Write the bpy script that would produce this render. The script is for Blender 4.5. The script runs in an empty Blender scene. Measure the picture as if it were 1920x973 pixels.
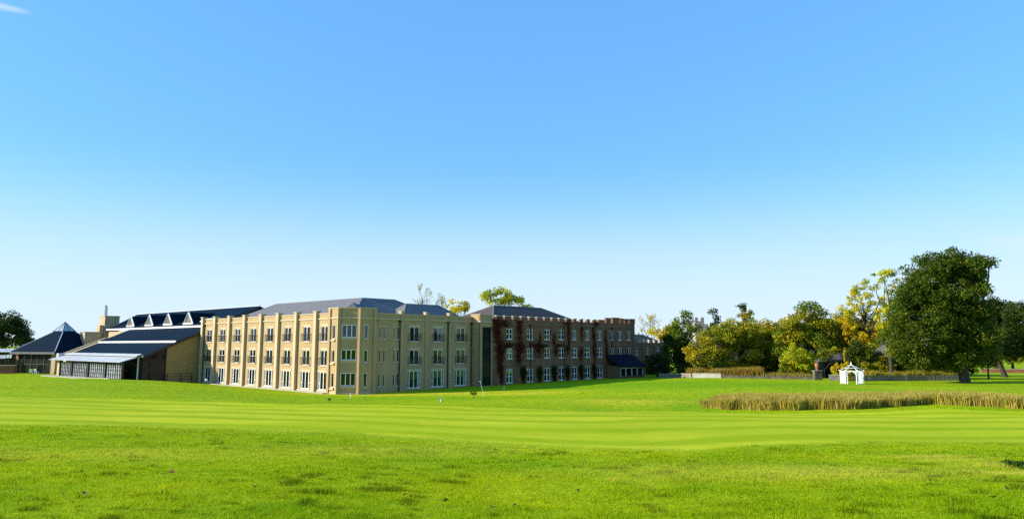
import bpy, math, random
import numpy as np
from mathutils import Matrix, Vector

random.seed(7)
rng = np.random.default_rng(7)
R = math.radians
sc = bpy.context.scene
COL = sc.collection

# ------------------------------------------------------------------ camera
HORIZON, CX, CY, FE = 647.0, 960.0, 460.0, 1400.0      # measured in the 1920 x 973 photograph
PITCH = math.asin((HORIZON - CY) / FE)
FPX = FE * math.cos(PITCH)
EYE = 6.2
cam = bpy.data.cameras.new('camera')
camo = bpy.data.objects.new('camera', cam)
COL.objects.link(camo)
camo.location = (0, 0, EYE)
camo.rotation_euler = (R(90) + PITCH, 0, 0)
cam.sensor_width = 36.0
cam.lens = 36.0 * FPX / 1920.0
cam.shift_y = -(486.5 - CY) / 1920.0
cam.clip_start = 0.1
cam.clip_end = 9000
sc.camera = camo

# ------------------------------------------------------------------ sky, sun, exposure
SUN_EL = R(21.0)
SUN_H = Vector((-0.990, -0.125, 0)).normalized()
SUN = Vector((SUN_H.x * math.cos(SUN_EL), SUN_H.y * math.cos(SUN_EL), math.sin(SUN_EL)))
w = bpy.data.worlds.new('World')
sc.world = w
w.use_nodes = True
nt = w.node_tree
nt.nodes.clear()
N = nt.nodes.new
out = N('ShaderNodeOutputWorld')
bg = N('ShaderNodeBackground')
sky = N('ShaderNodeTexSky')
sky.sky_type = 'NISHITA'
sky.sun_disc = False
sky.sun_elevation = SUN_EL
sky.sun_rotation = math.atan2(SUN_H.x, SUN_H.y)
sky.altitude = 50
sky.air_density = 1.5
sky.dust_density = 0.0
sky.ozone_density = 6.0
bg.inputs['Strength'].default_value = 0.110
# camera white balance, and pale haze low over the whole horizon
wb = N('ShaderNodeVectorMath'); wb.operation = 'MULTIPLY'; wb.inputs[1].default_value = (0.80, 1.00, 1.28)
nt.links.new(sky.outputs[0], wb.inputs[0])
gn = N('ShaderNodeTexCoord'); sp = N('ShaderNodeSeparateXYZ'); nt.links.new(gn.outputs['Generated'], sp.inputs[0])
hz_ = N('ShaderNodeMapRange'); hz_.interpolation_type = 'SMOOTHERSTEP'
for k_, v_ in (('From Min', 0.0), ('From Max', 0.27), ('To Min', 0.85), ('To Max', 0.0)): hz_.inputs[k_].default_value = v_
nt.links.new(sp.outputs['Z'], hz_.inputs[0])
hs = N('ShaderNodeMix'); hs.data_type = 'RGBA'
ev = N('ShaderNodeMix'); ev.data_type = 'RGBA'; ev.inputs['Factor'].default_value = 0.48     # evens the blue out all round
nt.links.new(wb.outputs[0], ev.inputs['A']); ev.inputs['B'].default_value = (0.74, 2.36, 4.4, 1)
nt.links.new(hz_.outputs[0], hs.inputs['Factor']); nt.links.new(ev.outputs['Result'], hs.inputs['A']); hs.inputs['B'].default_value = (3.38, 4.08, 4.6, 1)
# a wisp of cloud high on the left and thin cloud low on the right
tc = N('ShaderNodeTexCoord')
last = hs.outputs['Result']
def wisp(px, row, rad, sx, sz, amount, last):
    x, y, z = (px - CX) / FPX, None, None
    d = Vector((px - CX, 0, -(row - CY))).normalized()
    cv = Vector(((px - CX) / FPX, 1.0, -(row - CY) / FPX))
    cv.rotate(Matrix.Rotation(PITCH, 3, 'X'))
    cv.normalize()
    sub = N('ShaderNodeVectorMath'); sub.operation = 'SUBTRACT'; sub.inputs[1].default_value = cv
    nt.links.new(tc.outputs['Generated'], sub.inputs[0])
    mul = N('ShaderNodeVectorMath'); mul.operation = 'MULTIPLY'; mul.inputs[1].default_value = (1 / sx, 1 / sx, 1 / sz)
    nt.links.new(sub.outputs[0], mul.inputs[0])
    no = N('ShaderNodeTexNoise'); no.inputs['Scale'].default_value = 1.3; no.inputs['Detail'].default_value = 5
    nt.links.new(mul.outputs[0], no.inputs['Vector'])
    ln = N('ShaderNodeVectorMath'); ln.operation = 'LENGTH'
    nt.links.new(mul.outputs[0], ln.inputs[0])
    ad = N('ShaderNodeMath'); ad.operation = 'ADD'
    nt.links.new(ln.outputs['Value'], ad.inputs[0]); nt.links.new(no.outputs[0], ad.inputs[1])
    mr = N('ShaderNodeMapRange'); mr.interpolation_type = 'SMOOTHSTEP'
    mr.inputs['From Min'].default_value = 1.5; mr.inputs['From Max'].default_value = 0.6
    mr.inputs['To Min'].default_value = 0.0; mr.inputs['To Max'].default_value = amount
    nt.links.new(ad.outputs[0], mr.inputs[0])
    mx = N('ShaderNodeMix'); mx.data_type = 'RGBA'
    nt.links.new(mr.outputs[0], mx.inputs['Factor'])
    nt.links.new(last, mx.inputs['A'])
    mx.inputs['B'].default_value = (3.6, 4.0, 4.4, 1)
    return mx.outputs['Result']
last = wisp(6, 14, 1, 0.030, 0.0055, 0.5, last)
last = wisp(1915, 455, 1, 0.06, 0.02, 0.25, last)
nt.links.new(last, bg.inputs['Color'])
nt.links.new(bg.outputs[0], out.inputs['Surface'])

sl = bpy.data.lights.new('sun', 'SUN')
sl.energy = 4.1
sl.angle = R(0.53)
sl.color = (1.0, 0.93, 0.80)
so = bpy.data.objects.new('sun', sl)
COL.objects.link(so)
so.rotation_euler = SUN.to_track_quat('Z', 'Y').to_euler()
so.location = (-60, -10, 60)
sc.view_settings.view_transform = 'Standard'
sc.view_settings.look = 'None'
sc.view_settings.exposure = 1.05
sc.view_settings.gamma = 1.0
sc.cycles.use_denoising = False
sc.cycles.caustics_reflective = False
sc.cycles.caustics_refractive = False
sc.cycles.max_bounces = 8
sc.cycles.transparent_max_bounces = 16

# ------------------------------------------------------------------ pixel helpers (measure the place from the photograph)
_cp, _sp = math.cos(PITCH), math.sin(PITCH)
def ray(px, row):
    a, b = (px - CX) / FPX, -(row - CY) / FPX
    y, z = _cp - b * _sp, _sp + b * _cp
    return a / y, z / y                      # dx, dz for each metre along +Y
def at(px, row, Y):
    dx, dz = ray(px, row)
    return Vector((dx * Y, Y, EYE + dz * Y))

# ------------------------------------------------------------------ materials
def new_mat(name):
    m = bpy.data.materials.new(name)
    m.use_nodes = True
    return m, m.node_tree, m.node_tree.nodes['Principled BSDF']
def mat(name, col, rough=0.8, var=0.12, scale=3.0, bump=0.0, bscale=40.0, metal=0.0, spec=0.3, tint=None):
    m, t, p = new_mat(name)
    p.inputs['Roughness'].default_value = rough
    p.inputs['Metallic'].default_value = metal
    p.inputs['Specular IOR Level'].default_value = spec
    co = t.nodes.new('ShaderNodeTexCoord')
    n1 = t.nodes.new('ShaderNodeTexNoise'); n1.inputs['Scale'].default_value = scale; n1.inputs['Detail'].default_value = 6
    t.links.new(co.outputs['Object'], n1.inputs['Vector'])
    r = t.nodes.new('ShaderNodeMapRange'); r.inputs['From Min'].default_value = 0.3; r.inputs['From Max'].default_value = 0.7
    t.links.new(n1.outputs[0], r.inputs[0])
    mx = t.nodes.new('ShaderNodeMix'); mx.data_type = 'RGBA'
    a = [c * (1 - var) for c in col]; b = [min(1, c * (1 + var)) for c in (tint or col)]
    mx.inputs['A'].default_value = (*a, 1); mx.inputs['B'].default_value = (*b, 1)
    t.links.new(r.outputs[0], mx.inputs['Factor'])
    t.links.new(mx.outputs['Result'], p.inputs['Base Color'])
    if bump:
        n2 = t.nodes.new('ShaderNodeTexNoise'); n2.inputs['Scale'].default_value = bscale; n2.inputs['Detail'].default_value = 4
        t.links.new(co.outputs['Object'], n2.inputs['Vector'])
        bp = t.nodes.new('ShaderNodeBump'); bp.inputs['Strength'].default_value = bump; bp.inputs['Distance'].default_value = 0.05
        t.links.new(n2.outputs[0], bp.inputs['Height'])
        t.links.new(bp.outputs[0], p.inputs['Normal'])
    return m
def brick_mat(name, c1, c2, mortar, bw=0.45, bh=0.15, msize=0.012, streak=0.2):
    """coursed masonry; facade coordinates: x along the wall, z up"""
    m, t, p = new_mat(name)
    p.inputs['Roughness'].default_value = 0.9
    p.inputs['Specular IOR Level'].default_value = 0.2
    co = t.nodes.new('ShaderNodeTexCoord')
    mp = t.nodes.new('ShaderNodeMapping'); mp.inputs['Rotation'].default_value = (R(90), 0, 0)
    t.links.new(co.outputs['Object'], mp.inputs['Vector'])
    br = t.nodes.new('ShaderNodeTexBrick')
    br.inputs['Color1'].default_value = (*c1, 1); br.inputs['Color2'].default_value = (*c2, 1); br.inputs['Mortar'].default_value = (*mortar, 1)
    br.inputs['Scale'].default_value = 1.0; br.inputs['Mortar Size'].default_value = msize
    br.inputs['Brick Width'].default_value = bw; br.inputs['Row Height'].default_value = bh
    t.links.new(mp.outputs[0], br.inputs['Vector'])
    n1 = t.nodes.new('ShaderNodeTexNoise'); n1.inputs['Scale'].default_value = 0.6; n1.inputs['Detail'].default_value = 8
    st = t.nodes.new('ShaderNodeMapping'); st.inputs['Scale'].default_value = (1.6, 1.6, 0.35)
    t.links.new(co.outputs['Object'], st.inputs['Vector']); t.links.new(st.outputs[0], n1.inputs['Vector'])
    r = t.nodes.new('ShaderNodeMapRange'); r.inputs['From Min'].default_value = 0.3; r.inputs['From Max'].default_value = 0.7
    r.inputs['To Min'].default_value = 1 - streak; r.inputs['To Max'].default_value = 1 + streak * 0.7
    t.links.new(n1.outputs[0], r.inputs[0])
    vm = t.nodes.new('ShaderNodeVectorMath'); vm.operation = 'SCALE'
    t.links.new(br.outputs['Color'], vm.inputs[0]); t.links.new(r.outputs[0], vm.inputs['Scale'])
    t.links.new(vm.outputs[0], p.inputs['Base Color'])
    bp = t.nodes.new('ShaderNodeBump'); bp.inputs['Strength'].default_value = 0.35; bp.inputs['Distance'].default_value = 0.01; bp.invert = True
    t.links.new(br.outputs['Fac'], bp.inputs['Height']); t.links.new(bp.outputs[0], p.inputs['Normal'])
    return m
def slate_mat(name, col, rough=0.5, rows=0.3, spec=0.4, var=0.15):
    """roof covering with fine horizontal courses (height above ground drives the courses)"""
    m, t, p = new_mat(name)
    p.inputs['Roughness'].default_value = rough
    p.inputs['Specular IOR Level'].default_value = spec
    co = t.nodes.new('ShaderNodeTexCoord')
    wv = t.nodes.new('ShaderNodeTexWave'); wv.bands_direction = 'Z'; wv.wave_profile = 'SAW'
    wv.inputs['Scale'].default_value = 0.314 / rows; wv.inputs['Distortion'].default_value = 0.0
    t.links.new(co.outputs['Object'], wv.inputs['Vector'])
    n1 = t.nodes.new('ShaderNodeTexNoise'); n1.inputs['Scale'].default_value = 1.5; n1.inputs['Detail'].default_value = 7
    t.links.new(co.outputs['Object'], n1.inputs['Vector'])
    r = t.nodes.new('ShaderNodeMapRange'); r.inputs['From Min'].default_value = 0.3; r.inputs['From Max'].default_value = 0.7
    r.inputs['To Min'].default_value = 1 - var; r.inputs['To Max'].default_value = 1 + var
    t.links.new(n1.outputs[0], r.inputs[0])
    vm = t.nodes.new('ShaderNodeVectorMath'); vm.operation = 'SCALE'; vm.inputs[0].default_value = col
    t.links.new(r.outputs[0], vm.inputs['Scale'])
    t.links.new(vm.outputs[0], p.inputs['Base Color'])
    bp = t.nodes.new('ShaderNodeBump'); bp.inputs['Strength'].default_value = 0.25; bp.inputs['Distance'].default_value = 0.02
    t.links.new(wv.outputs[0], bp.inputs['Height']); t.links.new(bp.outputs[0], p.inputs['Normal'])
    return m
def leaf_mat(name, trans=0.35, rough=0.55, spec=0.12):
    """colour comes from the per-leaf attribute 'tone'"""
    m, t, p = new_mat(name)
    at_ = t.nodes.new('ShaderNodeAttribute'); at_.attribute_name = 'tone'
    t.links.new(at_.outputs['Color'], p.inputs['Base Color'])
    p.inputs['Roughness'].default_value = rough
    p.inputs['Specular IOR Level'].default_value = spec
    tr = t.nodes.new('ShaderNodeBsdfTranslucent')
    t.links.new(at_.outputs['Color'], tr.inputs['Color'])
    mx = t.nodes.new('ShaderNodeMixShader'); mx.inputs[0].default_value = trans
    o = t.nodes['Material Output']
    t.links.new(p.outputs[0], mx.inputs[1]); t.links.new(tr.outputs[0], mx.inputs[2])
    t.links.new(mx.outputs[0], o.inputs['Surface'])
    return m
def glass_mat(name, tint=(0.75, 0.82, 0.85), gloss=0.02):
    m, t, p = new_mat(name)
    t.nodes.remove(p)
    tr = t.nodes.new('ShaderNodeBsdfTransparent'); tr.inputs[0].default_value = (*tint, 1)
    gl = t.nodes.new('ShaderNodeBsdfGlossy'); gl.inputs['Roughness'].default_value = 0.02; gl.inputs[0].default_value = (0.9, 0.95, 1, 1)
    fr = t.nodes.new('ShaderNodeFresnel'); fr.inputs[0].default_value = 1.33
    ad = t.nodes.new('ShaderNodeMath'); ad.operation = 'ADD'; ad.inputs[1].default_value = gloss; ad.use_clamp = True
    t.links.new(fr.outputs[0], ad.inputs[0])
    mx = t.nodes.new('ShaderNodeMixShader')
    t.links.new(ad.outputs[0], mx.inputs[0]); t.links.new(tr.outputs[0], mx.inputs[1]); t.links.new(gl.outputs[0], mx.inputs[2])
    t.links.new(mx.outputs[0], t.nodes['Material Output'].inputs['Surface'])
    return m

M = {}
M['buff'] = brick_mat('buff_stone', (0.405, 0.284, 0.146), (0.390, 0.272, 0.138), (0.40, 0.287, 0.154), 0.6, 0.225, 0.010, 0.12)
M['trim'] = mat('pale_stone_trim', (0.49, 0.375, 0.225), 0.8, 0.07, 1.2, 0.15, 30)
M['brown'] = brick_mat('brown_brick', (0.235, 0.110, 0.054), (0.185, 0.088, 0.044), (0.20, 0.12, 0.07), 0.45, 0.15, 0.014, 0.3)
M['brown_trim'] = mat('brown_stone_trim', (0.20, 0.14, 0.105), 0.85, 0.2, 1.5, 0.3, 20)
M['capstone'] = mat('pale_cap_stone', (0.42, 0.36, 0.28), 0.85, 0.2, 2.0, 0.3, 20)
M['white'] = mat('white_frame_paint', (0.80, 0.80, 0.78), 0.45, 0.03, 2.0, spec=0.4)
M['dark_metal'] = mat('black_painted_metal', (0.018, 0.018, 0.02), 0.45, 0.1, 2.0, spec=0.4)
M['interior'] = mat('unlit_room_shade', (0.05, 0.045, 0.04), 0.9, 0.3, 0.5)  # dark base colour stands in for the shade of unlit rooms
M['curtain'] = mat('pale_curtain_cloth', (0.42, 0.40, 0.36), 0.95, 0.15, 8.0)
M['glass'] = glass_mat('window_glass')
M['grey_slate'] = slate_mat('grey_slate', (0.150, 0.150, 0.158), 0.85, 0.22, 0.04)
M['blue_slate'] = slate_mat('dark_blue_roof_sheet', (0.0020, 0.011, 0.024), 0.75, 0.45, 0.04, 0.2)
M['brown_slate'] = slate_mat('brown_grey_slate', (0.095, 0.078, 0.072), 0.85, 0.22, 0.05)
M['tan'] = mat('tan_render', (0.36, 0.235, 0.085), 0.85, 0.08, 0.6, 0.2, 30)
M['chim'] = mat('buff_chimney_render', (0.42, 0.32, 0.18), 0.85, 0.12, 1.0, 0.2, 30)
M['steel'] = mat('galvanised_steel', (0.35, 0.36, 0.37), 0.4, 0.1, 3.0, metal=0.7)
M['lead'] = mat('pale_lead_flashing', (0.45, 0.48, 0.52), 0.5, 0.12, 2.0)
M['canopy'] = mat('white_polycarbonate', (0.47, 0.46, 0.44), 0.4, 0.15, 0.8, spec=0.25)
M['dark_glass'] = mat('dark_tinted_glazing', (0.010, 0.012, 0.014), 0.08, 0.2, 0.4, spec=0.22)
M['pale_glass'] = mat('painted_reflection_glazing', (0.34, 0.37, 0.38), 0.15, 0.5, 1.2, spec=0.6)  # pale base colour stands in for reflected sky and white furnishings
M['dormer_glass'] = mat('brown_dormer_glazing', (0.16, 0.11, 0.075), 0.2, 0.2, 1.0)
M['lantern_glass'] = mat('pale_lantern_glazing', (0.34, 0.40, 0.44), 0.15, 0.15, 1.0, spec=0.5)
M['ridge'] = mat('grey_ridge_tile', (0.22, 0.22, 0.23), 0.8, 0.15, 2.0)
M['paving'] = mat('pale_stone_paving', (0.42, 0.39, 0.33), 0.85, 0.15, 1.0, 0.2, 12)
M['wall_stone'] = mat('grey_garden_wall_stone', (0.20, 0.17, 0.14), 0.9, 0.3, 1.5, 0.5, 6)
M['dark_stone'] = mat('dark_wall_stone', (0.10, 0.088, 0.062), 0.95, 0.35, 1.5, 0.5, 6)  # darker tone of wall stone, for the second wall length and the pier
M['bark'] = mat('grey_brown_bark', (0.055, 0.045, 0.035), 0.95, 0.35, 4.0, 0.8, 14)
M['twig'] = mat('brown_twig_bark', (0.13, 0.105, 0.08), 0.95, 0.25, 4.0)
M['pale_bark'] = mat('pale_bare_bark', (0.22, 0.19, 0.14), 0.95, 0.25, 4.0, 0.4, 14)
M['leaf'] = leaf_mat('tree_leaves')
M['blade'] = leaf_mat('grass_blades', 0.45, 0.6, 0.04)
M['reed'] = leaf_mat('dry_reeds', 0.45, 0.6)
M['castle'] = mat('pinkish_castle_stone', (0.40, 0.32, 0.27), 0.9, 0.2, 0.8, 0.4, 8)
M['terracotta'] = mat('terracotta', (0.36, 0.13, 0.05), 0.8, 0.15, 4.0)
M['thatch'] = mat('weathered_shingle', (0.11, 0.095, 0.08), 0.95, 0.3, 4.0, 0.5, 20)
M['white_iron'] = mat('white_painted_ironwork', (0.85, 0.85, 0.84), 0.5, 0.03, 4.0)
M['fence'] = mat('weathered_grey_timber', (0.24, 0.215, 0.18), 0.9, 0.3, 3.0, 0.4, 18)
M['deadleaf'] = mat('brown_dead_leaf', (0.28, 0.11, 0.035), 0.8, 0.3, 12.0)
M['red'] = mat('red_brown_brick', (0.22, 0.09, 0.05), 0.9, 0.25, 2.0, 0.3, 12)

# ------------------------------------------------------------------ mesh helpers
class G:
    """collects boxes, prisms, slabs and tubes into one mesh"""
    def __init__(s): s.v = []; s.f = []
    def add(s, vs, fs):
        o = len(s.v); s.v += [tuple(p) for p in vs]; s.f += [tuple(i + o for i in f) for f in fs]; return s
    def box(s, x0, x1, y0, y1, z0, z1):
        return s.add([(x0, y0, z0), (x1, y0, z0), (x1, y1, z0), (x0, y1, z0), (x0, y0, z1), (x1, y0, z1), (x1, y1, z1), (x0, y1, z1)],
                     [(0, 3, 2, 1), (4, 5, 6, 7), (0, 1, 5, 4), (1, 2, 6, 5), (2, 3, 7, 6), (3, 0, 4, 7)])
    def taper(s, x0, x1, y0, y1, z0, z1, d):
        """box whose top is larger by d on every side"""
        return s.add([(x0, y0, z0), (x1, y0, z0), (x1, y1, z0), (x0, y1, z0), (x0 - d, y0 - d, z1), (x1 + d, y0 - d, z1), (x1 + d, y1 + d, z1), (x0 - d, y1 + d, z1)],
                     [(0, 3, 2, 1), (4, 5, 6, 7), (0, 1, 5, 4), (1, 2, 6, 5), (2, 3, 7, 6), (3, 0, 4, 7)])
    def slab(s, top, off):
        """top: polygon of 3-D points counter-clockwise seen from outside; off: vector to the underside"""
        n = len(top); off = Vector(off)
        vs = [Vector(p) for p in top] + [Vector(p) + off for p in top]
        fs = [tuple(range(n)), tuple(range(2 * n - 1, n - 1, -1))]
        for i in range(n):
            j = (i + 1) % n
            fs.append((i, i + n, j + n, j))
        return s.add(vs, fs)
    def tube(s, pts, rad, n=8, cap=True):
        pts = [Vector(p) for p in pts]; o = len(s.v); k = len(pts)
        prev = None
        for i, p in enumerate(pts):
            d = (pts[min(i + 1, k - 1)] - pts[max(i - 1, 0)]).normalized()
            a = d.cross(Vector((0, 0, 1)) if abs(d.z) < 0.95 else Vector((1, 0, 0))).normalized()
            if prev is not None and a.dot(prev) < 0: a = -a
            prev = a
            b = d.cross(a)
            for j in range(n):
                t = 2 * math.pi * j / n
                s.v.append(tuple(p + (a * math.cos(t) + b * math.sin(t)) * rad[i]))
        for i in range(k - 1):
            for j in range(n):
                j2 = (j + 1) % n
                s.f.append((o + i * n + j, o + i * n + j2, o + (i + 1) * n + j2, o + (i + 1) * n + j))
        if cap:
            s.f.append(tuple(o + j for j in range(n))[::-1]); s.f.append(tuple(o + (k - 1) * n + j for j in range(n)))
        return s
    def lathe(s, prof, n=14, c=(0, 0, 0)):
        o = len(s.v)
        for r, z in prof:
            for j in range(n):
                t = 2 * math.pi * j / n
                s.v.append((c[0] + r * math.cos(t), c[1] + r * math.sin(t), c[2] + z))
        for i in range(len(prof) - 1):
            for j in range(n):
                j2 = (j + 1) % n
                s.f.append((o + i * n + j, o + i * n + j2, o + (i + 1) * n + j2, o + (i + 1) * n + j))
        s.f.append(tuple(o + j for j in range(n))[::-1]); s.f.append(tuple(o + (len(prof) - 1) * n + j for j in range(n)))
        return s
    def mesh(s, name, m):
        me = bpy.data.meshes.new(name)
        me.from_pydata(s.v, [], s.f); me.update()
        if m: me.materials.append(m)
        return me
    def obj(s, name, m, parent=None, T=None):
        return link(name, s.mesh(name, m), parent, T)
def link(name, me, parent=None, T=None):
    o = bpy.data.objects.new(name, me)
    COL.objects.link(o)
    if parent: o.parent = parent
    if T is not None: o.matrix_basis = T
    return o
def tag(o, label=None, cat=None, group=None, kind=None):
    if label: o['label'] = label
    if cat: o['category'] = cat
    if group: o['group'] = group
    if kind: o['kind'] = kind
    return o
def thing(name, label, cat, loc=(0, 0, 0), rz=0.0, group=None):
    e = bpy.data.objects.new(name, None)
    COL.objects.link(e)
    e.location = loc; e.rotation_euler = (0, 0, rz); e.empty_display_size = 0.5
    return tag(e, label, cat, group)
def np_mesh(name, verts, faces_idx, nper, m, tone=None, smooth=False):
    """fast mesh: verts (n,3), faces flat index array with nper corners each"""
    me = bpy.data.meshes.new(name)
    nv, nf = len(verts), len(faces_idx) // nper
    me.vertices.add(nv); me.vertices.foreach_set('co', np.asarray(verts, np.float32).ravel())
    me.loops.add(nf * nper); me.loops.foreach_set('vertex_index', np.asarray(faces_idx, np.int32))
    me.polygons.add(nf)
    me.polygons.foreach_set('loop_start', np.arange(nf, dtype=np.int32) * nper)
    if smooth: me.polygons.foreach_set('use_smooth', np.ones(nf, bool))
    me.update(calc_edges=True)
    if tone is not None:
        a = me.attributes.new('tone', 'FLOAT_COLOR', 'POINT')
        c = np.ones((nv, 4), np.float32); c[:, :3] = tone
        a.data.foreach_set('color', c.ravel())
    me.materials.append(m)
    return me

# ------------------------------------------------------------------ terrain
CTRL = [  # px, row, distance
    (960, 973, 8.2), (960, 940, 10), (960, 900, 13), (960, 870, 16), (960, 843, 20), (960, 825, 24), (960, 805, 30), (960, 790, 36),
    (960, 775, 45), (960, 764, 55), (960, 755, 66), (960, 745, 80), (960, 736, 93), (960, 728, 104),
    (20, 973, 8), (20, 900, 12.5), (20, 850, 18), (20, 800, 28), (20, 770, 40), (20, 745, 58), (20, 726, 80), (20, 712, 105), (10, 703, 138),
    (400, 973, 8.1), (400, 880, 14.5), (400, 803, 29), (400, 768, 46), (400, 745, 70), (350, 727, 95), (250, 712, 113), (300, 713.5, 115), (150, 706, 128), (100, 703, 140), (200, 709, 119),
    (1290, 709, 118), (1420, 711.5, 112), (1530, 714, 107), (1600, 719, 100), (1810, 718, 102), (1920, 716, 105), (1750, 714.5, 108),
    (1300, 735, 78), (1500, 733, 74), (1700, 734, 72), (1920, 736, 70), (1130, 726, 98),
    (1330, 767, 55), (1600, 767, 54), (1760, 760, 55), (1900, 765, 52), (1300, 778, 46), (1600, 787, 38), (1900, 787, 38),
    (1600, 827, 23), (1900, 829, 22), (1280, 843, 19.6), (1900, 873, 15.2), (1900, 960, 8.8), (1400, 973, 8.2), (1500, 890, 13.6)]
_c = [at(*c) for c in CTRL]
O = Vector((-21.1, 96.1, 0))
ANG = math.atan2(0.737, 0.676)
E_P = Vector((math.cos(ANG), math.sin(ANG), 0)); E_Q = Vector((-math.sin(ANG), math.cos(ANG), 0))
def hw(p, q, z=0.0):
    """hotel plan coordinates to the world: p along the shaded front, q along the sunlit front"""
    return O + E_P * p + E_Q * q + Vector((0, 0, z))
for (p, q, z) in [(-1.5, -1.5, 0), (-1, 6, 0), (-1, 14, 0.02), (-1, 22, 0.05), (-1, 30, 0.05), (-1, 38, 0.1), (8, -2, 0.0), (14, -2, 0.05), (20, -2, 0.1), (27, -3, 0.2), (36, -3, 0.25),
                  (45, -3, 0.3), (55, -3, 0.3), (66, -3, 0.35), (80, -3, 0.5), (-6, 41.5, 0.25), (-12.5, 60, 0.6), (-12.5, 75, 0.6), (10, 20, 0), (10, 60, .5), (40, 10, .3), (70, 12, .4)]:
    _c.append(hw(p, q, z))
for (x, y, z) in [(-140, 60, 1), (-160, 160, .5), (-100, 220, 0), (0, 230, 0), (100, 220, .5), (160, 160, .5), (140, 60, 2.2), (80, 10, 4), (-80, 10, 4), (60, -40, 5.2), (-60, -40, 5.2),
                  (0, -40, 5.5), (0, 0, 4.55), (70, 140, 0.9), (110, 125, 0.9)]:
    _c.append(Vector((x, y, z)))
_cx = np.array([[v.x, v.y] for v in _c]) / 50.0
_cz = np.array([v.z for v in _c])
def _phi(r2):
    r2 = np.maximum(r2, 1e-12)
    return 0.5 * r2 * np.log(r2)
_n = len(_cz)
_K = _phi(((_cx[:, None] - _cx[None]) ** 2).sum(-1)) + np.eye(_n) * 0.0012
_P = np.c_[np.ones(_n), _cx]
_A = np.block([[_K, _P], [_P.T, np.zeros((3, 3))]])
_wt = np.linalg.solve(_A, np.r_[_cz, np.zeros(3)])
def sstep(a, b, x):
    t = np.clip((x - a) / (b - a), 0, 1)
    return t * t * (3 - 2 * t)
def terr(x, y):
    x = np.atleast_1d(np.asarray(x, float)); y = np.atleast_1d(np.asarray(y, float))
    xc = np.clip(x, -170, 170); yc = np.clip(y, -45, 240)
    q = np.c_[xc, yc] / 50.0
    z = np.empty(len(q))
    for i in range(0, len(q), 20000):
        d = q[i:i + 20000]
        z[i:i + 20000] = _phi(((d[:, None] - _cx[None]) ** 2).sum(-1)) @ _wt[:_n] + _wt[_n] + d @ _wt[_n + 1:]
    # gentle undulation of a mown lawn and the little hollow by the right edge
    z += 0.035 * np.sin(x * 0.55 + 0.8 * np.sin(y * 0.21)) * np.sin(y * 0.43 + 0.6 * np.sin(x * 0.3)) * np.clip((y + 10) / 20, 0, 1) * np.clip((95 - y) / 30, 0, 1)
    z += 0.20 * np.sin(x * 0.17 + 0.9 * np.sin(y * 0.11)) * np.sin(y * 0.2 + 0.5) * sstep(42, 55, y) * sstep(92, 80, y)
    z -= 0.55 * np.exp(-(((x - 11.0) / 0.9) ** 2 + ((y - 14.9) / 0.7) ** 2) ** 1.5)
    z += 0.10 * np.exp(-(((x - 11.0) / 1.2) ** 2 + ((y - 16.1) / 0.6) ** 2))
    return z
def tz(x, y): return float(terr(x, y)[0])
def on_ground(px, row):
    dx, dz = ray(px, row)
    ys = np.geomspace(6, 260, 4000)
    g = terr(dx * ys, ys); r = EYE + dz * ys
    i = int(np.argmax(r < g)) if (r < g).any() else -1
    return Vector((dx * ys[i], ys[i], g[i]))

NEAR = [on_ground(*p) for p in [(-60, 794), (0, 795), (213, 797), (427, 803), (640, 811), (850, 828), (1066, 840), (1280, 843), (1410, 834), (1600, 827), (1920, 829), (2000, 829)]]
FAR = [on_ground(*p) for p in [(-60, 742), (0, 743), (213, 747), (427, 754), (640, 758), (900, 763), (1280, 771), (1420, 775), (1600, 774), (1750, 767), (1920, 772), (2000, 772)]]
def curve(pts):
    p = sorted((v.x, v.y) for v in pts)
    xs, ys = zip(*p)
    return lambda x: np.interp(x, xs, ys)
near_y, far_y = curve(NEAR), curve(FAR)
def vnoise(x, y, s, seed=0):
    """smooth value noise"""
    r_ = np.random.default_rng(seed).random((256, 256))
    X, Y = np.asarray(x) / s + 77, np.asarray(y) / s + 31
    i, j = np.floor(X).astype(int), np.floor(Y).astype(int)
    fx, fy = X - i, Y - j
    fx, fy = fx * fx * (3 - 2 * fx), fy * fy * (3 - 2 * fy)
    a = r_[i % 256, j % 256]; b = r_[(i + 1) % 256, j % 256]; c = r_[i % 256, (j + 1) % 256]; d = r_[(i + 1) % 256, (j + 1) % 256]
    return (a * (1 - fx) + b * fx) * (1 - fy) + (c * (1 - fx) + d * fx) * fy
DRYPATCH = [(on_ground(760, 739), 15, 4.2, 0.8), (on_ground(960, 738), 9, 4.0, 0.8), (on_ground(1180, 752), 6, 4, 0.55), (on_ground(1500, 885), 4.0, 1.6, 0.45), (on_ground(1740, 856), 1.1, 0.55, 0.8),
            (on_ground(1790, 862), 1.0, 0.5, 0.8), (on_ground(1835, 871), 0.9, 0.42, 0.8), (on_ground(1880, 886), 0.9, 0.4, 0.8), (on_ground(300, 713), 7, 5, 0.35), (on_ground(150, 850), 5, 2, 0.3), (on_ground(760, 845), 4, 2, 0.3), (on_ground(1720, 728), 12, 5, 0.3)]
def lawn_masks(x, y):
    jx = (vnoise(x, y, 2.2, 3) - 0.5) * 0.9
    fair = sstep(-1.0, 1.1, y - near_y(x) + jx) * sstep(-0.8, 1.2, far_y(x) - y + jx)
    t = (y - near_y(x)) / np.maximum(far_y(x) - near_y(x), 1.0)
    dry = np.zeros(len(x))
    for c, rx, ry, a in DRYPATCH:
        dry = np.maximum(dry, a * np.exp(-(((x - c.x) / rx) ** 2 + ((y - c.y) / ry) ** 2) ** 1.5))
    dry = dry * (0.65 + 0.7 * vnoise(x, y, 1.3, 5))
    return fair, t, np.clip(dry, 0, 1)

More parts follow.
